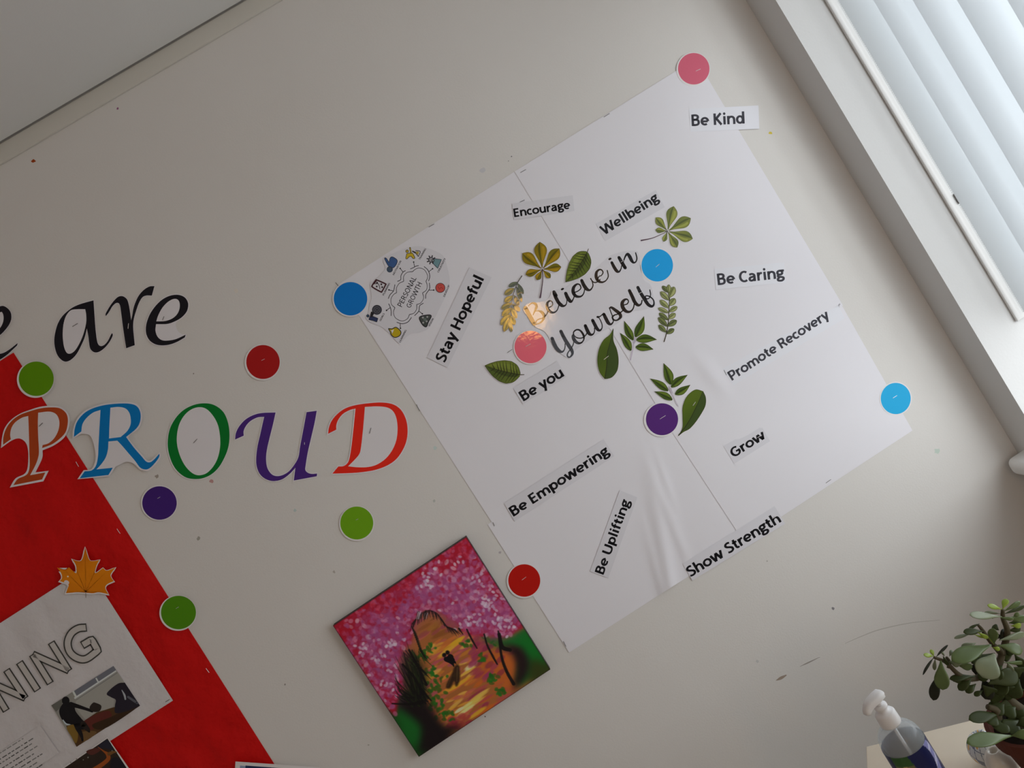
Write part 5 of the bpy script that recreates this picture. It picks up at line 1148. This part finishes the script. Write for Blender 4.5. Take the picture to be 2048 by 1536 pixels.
M['stem'] = mat('plant_stem', (.085, .07, .04), .7, .2, var=.2, vscale=60)
PL = lambda x, y, dy=0.0: on_y(1800 + x / 6.98, 1180 + y / 6.98, PY + dy)
lrnd = random.Random(21)
OV = [(0, .10), (.12, .22), (.28, .46), (.45, .78), (.60, .97), (.72, 1), (.84, .88), (.93, .62), (.98, .34), (1, .05)]
def jade_leaf(b, t, w, kind, tilt=0.0, curl=.1, thick=.0042):
    a_ = t - b; L = a_.length; a_.normalize()
    view_d = (CAM - b).normalized(); n_ = (view_d - a_ * view_d.dot(a_)).normalized()
    n_ = Matrix.Rotation(tilt, 3, a_) @ n_; s_ = a_.cross(n_)
    NT, NS = 16, 14; V, Fc = [], []
    for i in range(NT + 1):
        u = i / NT; hw = w / 2 * np.interp(u, [q_[0] for q_ in OV], [q_[1] for q_ in OV]); hw = max(hw, .0004)
        th = thick * (.35 + .65 * math.sin(math.pi * min(1, u * 1.05))) * min(1, hw / (w * .2))
        cc = b + a_ * (L * u) - n_ * (curl * L * (u * u)) 
        for k in range(NS):
            g = 2 * math.pi * k / NS; cu = math.cos(g); cup_ = w * .10 * (cu * hw / (w / 2)) ** 2
            V.append(cc + s_ * (hw * cu) + n_ * (th / 2 * math.sin(g) + cup_))
    for i in range(NT):
        for k in range(NS): k2 = (k + 1) % NS; Fc.append((i * NS + k, i * NS + k2, (i + 1) * NS + k2, (i + 1) * NS + k))
    Fc += [tuple(range(NS))[::-1], tuple(NT * NS + k for k in range(NS))]
    return mesh('leaf', V, Fc, LM[kind], plant, smooth=True)
ZX = lambda x, y: ((1850 + x / 9.848 - 1800) * 6.98, (1380 + y / 9.848 - 1180) * 6.98)      # second sketch frame
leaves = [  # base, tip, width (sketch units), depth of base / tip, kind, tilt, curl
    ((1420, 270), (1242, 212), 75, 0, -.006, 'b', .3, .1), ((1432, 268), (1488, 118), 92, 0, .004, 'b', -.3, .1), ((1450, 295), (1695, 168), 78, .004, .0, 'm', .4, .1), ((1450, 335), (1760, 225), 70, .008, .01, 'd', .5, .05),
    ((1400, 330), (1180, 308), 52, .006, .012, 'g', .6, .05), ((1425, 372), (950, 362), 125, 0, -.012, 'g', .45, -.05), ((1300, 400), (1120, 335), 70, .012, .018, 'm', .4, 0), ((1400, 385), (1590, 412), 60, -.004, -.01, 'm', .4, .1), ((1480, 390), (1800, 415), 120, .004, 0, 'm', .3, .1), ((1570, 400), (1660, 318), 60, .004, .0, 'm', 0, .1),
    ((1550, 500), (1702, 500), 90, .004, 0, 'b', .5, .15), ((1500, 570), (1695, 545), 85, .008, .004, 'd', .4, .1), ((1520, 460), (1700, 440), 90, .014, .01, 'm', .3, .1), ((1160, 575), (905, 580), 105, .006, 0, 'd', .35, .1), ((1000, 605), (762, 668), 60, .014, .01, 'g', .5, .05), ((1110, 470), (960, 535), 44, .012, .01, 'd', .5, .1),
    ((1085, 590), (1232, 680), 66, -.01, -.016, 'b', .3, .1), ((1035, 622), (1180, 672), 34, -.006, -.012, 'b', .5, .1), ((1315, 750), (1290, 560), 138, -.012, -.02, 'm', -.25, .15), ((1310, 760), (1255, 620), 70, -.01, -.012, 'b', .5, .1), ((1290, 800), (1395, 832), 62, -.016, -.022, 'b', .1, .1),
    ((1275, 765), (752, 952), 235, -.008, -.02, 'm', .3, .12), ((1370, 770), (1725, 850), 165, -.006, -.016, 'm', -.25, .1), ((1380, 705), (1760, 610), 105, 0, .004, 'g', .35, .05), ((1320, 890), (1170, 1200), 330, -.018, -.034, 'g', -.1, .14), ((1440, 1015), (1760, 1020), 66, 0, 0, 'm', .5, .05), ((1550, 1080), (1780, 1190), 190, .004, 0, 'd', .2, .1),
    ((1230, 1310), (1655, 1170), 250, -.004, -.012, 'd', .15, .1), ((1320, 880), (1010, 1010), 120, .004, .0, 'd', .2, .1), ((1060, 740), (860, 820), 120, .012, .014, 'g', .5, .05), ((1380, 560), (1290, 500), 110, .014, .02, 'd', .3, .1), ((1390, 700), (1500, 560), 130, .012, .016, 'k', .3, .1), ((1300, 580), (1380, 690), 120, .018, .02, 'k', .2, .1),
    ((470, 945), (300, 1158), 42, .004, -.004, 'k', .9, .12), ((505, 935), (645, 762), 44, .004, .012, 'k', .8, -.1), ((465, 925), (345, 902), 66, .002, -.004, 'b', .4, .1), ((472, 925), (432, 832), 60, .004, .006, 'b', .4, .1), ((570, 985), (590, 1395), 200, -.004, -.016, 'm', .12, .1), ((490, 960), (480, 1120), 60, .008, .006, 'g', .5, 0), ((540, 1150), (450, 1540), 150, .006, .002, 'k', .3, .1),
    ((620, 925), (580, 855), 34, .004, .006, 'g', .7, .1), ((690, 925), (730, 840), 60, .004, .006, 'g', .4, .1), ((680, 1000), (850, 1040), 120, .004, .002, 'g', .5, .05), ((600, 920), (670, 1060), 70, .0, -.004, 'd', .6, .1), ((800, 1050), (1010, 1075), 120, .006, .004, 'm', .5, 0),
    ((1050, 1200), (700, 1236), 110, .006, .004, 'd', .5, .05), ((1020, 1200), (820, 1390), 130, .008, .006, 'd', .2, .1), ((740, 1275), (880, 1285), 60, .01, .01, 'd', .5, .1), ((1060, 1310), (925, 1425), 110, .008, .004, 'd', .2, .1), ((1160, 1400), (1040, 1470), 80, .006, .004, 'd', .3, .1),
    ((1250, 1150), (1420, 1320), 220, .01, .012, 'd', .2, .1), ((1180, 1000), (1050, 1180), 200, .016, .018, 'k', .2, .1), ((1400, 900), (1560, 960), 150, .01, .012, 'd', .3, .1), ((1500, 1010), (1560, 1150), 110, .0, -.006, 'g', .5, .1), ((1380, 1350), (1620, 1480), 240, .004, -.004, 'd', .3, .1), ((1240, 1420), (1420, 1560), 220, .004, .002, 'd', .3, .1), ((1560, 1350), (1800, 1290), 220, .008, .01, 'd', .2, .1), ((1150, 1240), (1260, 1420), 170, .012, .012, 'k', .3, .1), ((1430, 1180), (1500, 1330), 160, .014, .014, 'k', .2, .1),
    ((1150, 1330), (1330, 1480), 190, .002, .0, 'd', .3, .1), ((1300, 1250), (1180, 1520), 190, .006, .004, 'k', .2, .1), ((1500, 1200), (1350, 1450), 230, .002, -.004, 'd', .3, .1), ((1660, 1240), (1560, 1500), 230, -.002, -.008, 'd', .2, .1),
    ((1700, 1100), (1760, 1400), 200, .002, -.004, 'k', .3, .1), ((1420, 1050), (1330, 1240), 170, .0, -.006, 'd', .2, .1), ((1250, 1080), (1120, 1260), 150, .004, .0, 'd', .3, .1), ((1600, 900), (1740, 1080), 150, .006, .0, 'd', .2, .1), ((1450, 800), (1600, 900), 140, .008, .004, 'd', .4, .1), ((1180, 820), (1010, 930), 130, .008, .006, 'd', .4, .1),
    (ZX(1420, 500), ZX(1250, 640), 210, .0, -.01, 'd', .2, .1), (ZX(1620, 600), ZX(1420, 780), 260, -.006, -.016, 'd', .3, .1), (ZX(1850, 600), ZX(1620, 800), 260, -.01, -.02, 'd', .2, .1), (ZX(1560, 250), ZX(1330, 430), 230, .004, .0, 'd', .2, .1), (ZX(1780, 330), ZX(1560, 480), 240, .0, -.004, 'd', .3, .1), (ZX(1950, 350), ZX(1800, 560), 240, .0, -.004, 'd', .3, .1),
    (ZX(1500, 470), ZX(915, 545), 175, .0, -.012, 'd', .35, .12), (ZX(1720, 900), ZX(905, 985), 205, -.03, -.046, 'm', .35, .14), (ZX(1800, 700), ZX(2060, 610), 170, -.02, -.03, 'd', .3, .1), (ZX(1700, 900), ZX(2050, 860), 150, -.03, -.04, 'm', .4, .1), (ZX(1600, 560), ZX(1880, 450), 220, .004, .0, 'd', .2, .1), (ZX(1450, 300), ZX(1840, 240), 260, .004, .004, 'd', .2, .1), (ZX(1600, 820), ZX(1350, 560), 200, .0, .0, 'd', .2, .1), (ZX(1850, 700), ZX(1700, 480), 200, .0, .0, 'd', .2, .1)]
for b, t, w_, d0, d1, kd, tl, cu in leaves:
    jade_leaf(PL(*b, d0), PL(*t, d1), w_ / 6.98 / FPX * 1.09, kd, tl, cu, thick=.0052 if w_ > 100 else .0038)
top = Vector((PXc, PYc, ZR - .012))
hub = PL(1480, 1500, .01); hub2 = PL(1330, 1150, .01); hub3 = PL(1420, 900, .012)
for path_, r0, r1 in [([top, hub, hub2], .009, .006), ([hub2, hub3, PL(1330, 780, 0)], .006, .0032), ([hub3, PL(1500, 600, .01), PL(1440, 400, .004), PL(1435, 275, 0)], .005, .0024), ([hub2, PL(1000, 1240, .01), PL(820, 1180, .008), PL(640, 1010, .004), PL(475, 940, .004)], .005, .002),
                      ([hub3, PL(1250, 700, .014), PL(1140, 545, .008), PL(1090, 490, .01)], .004, .0018), ([top, PL(*ZX(1500, 700), -.0), PL(*ZX(1420, 420), .0), PL(*ZX(1230, 330), 0)], .008, .004), ([PL(680, 1090, .006), PL(690, 1000, .006), PL(650, 940, .004)], .0028, .0018)]:
    pp = spline([tuple(p) for p in path_], False, 5); pp = [Vector(p) for p in pp]
    V, Fc = tube_data(pp, list(np.linspace(r0, r1, len(pp))), 9); mesh('stem', V, Fc, M['stem'], plant, smooth=True)
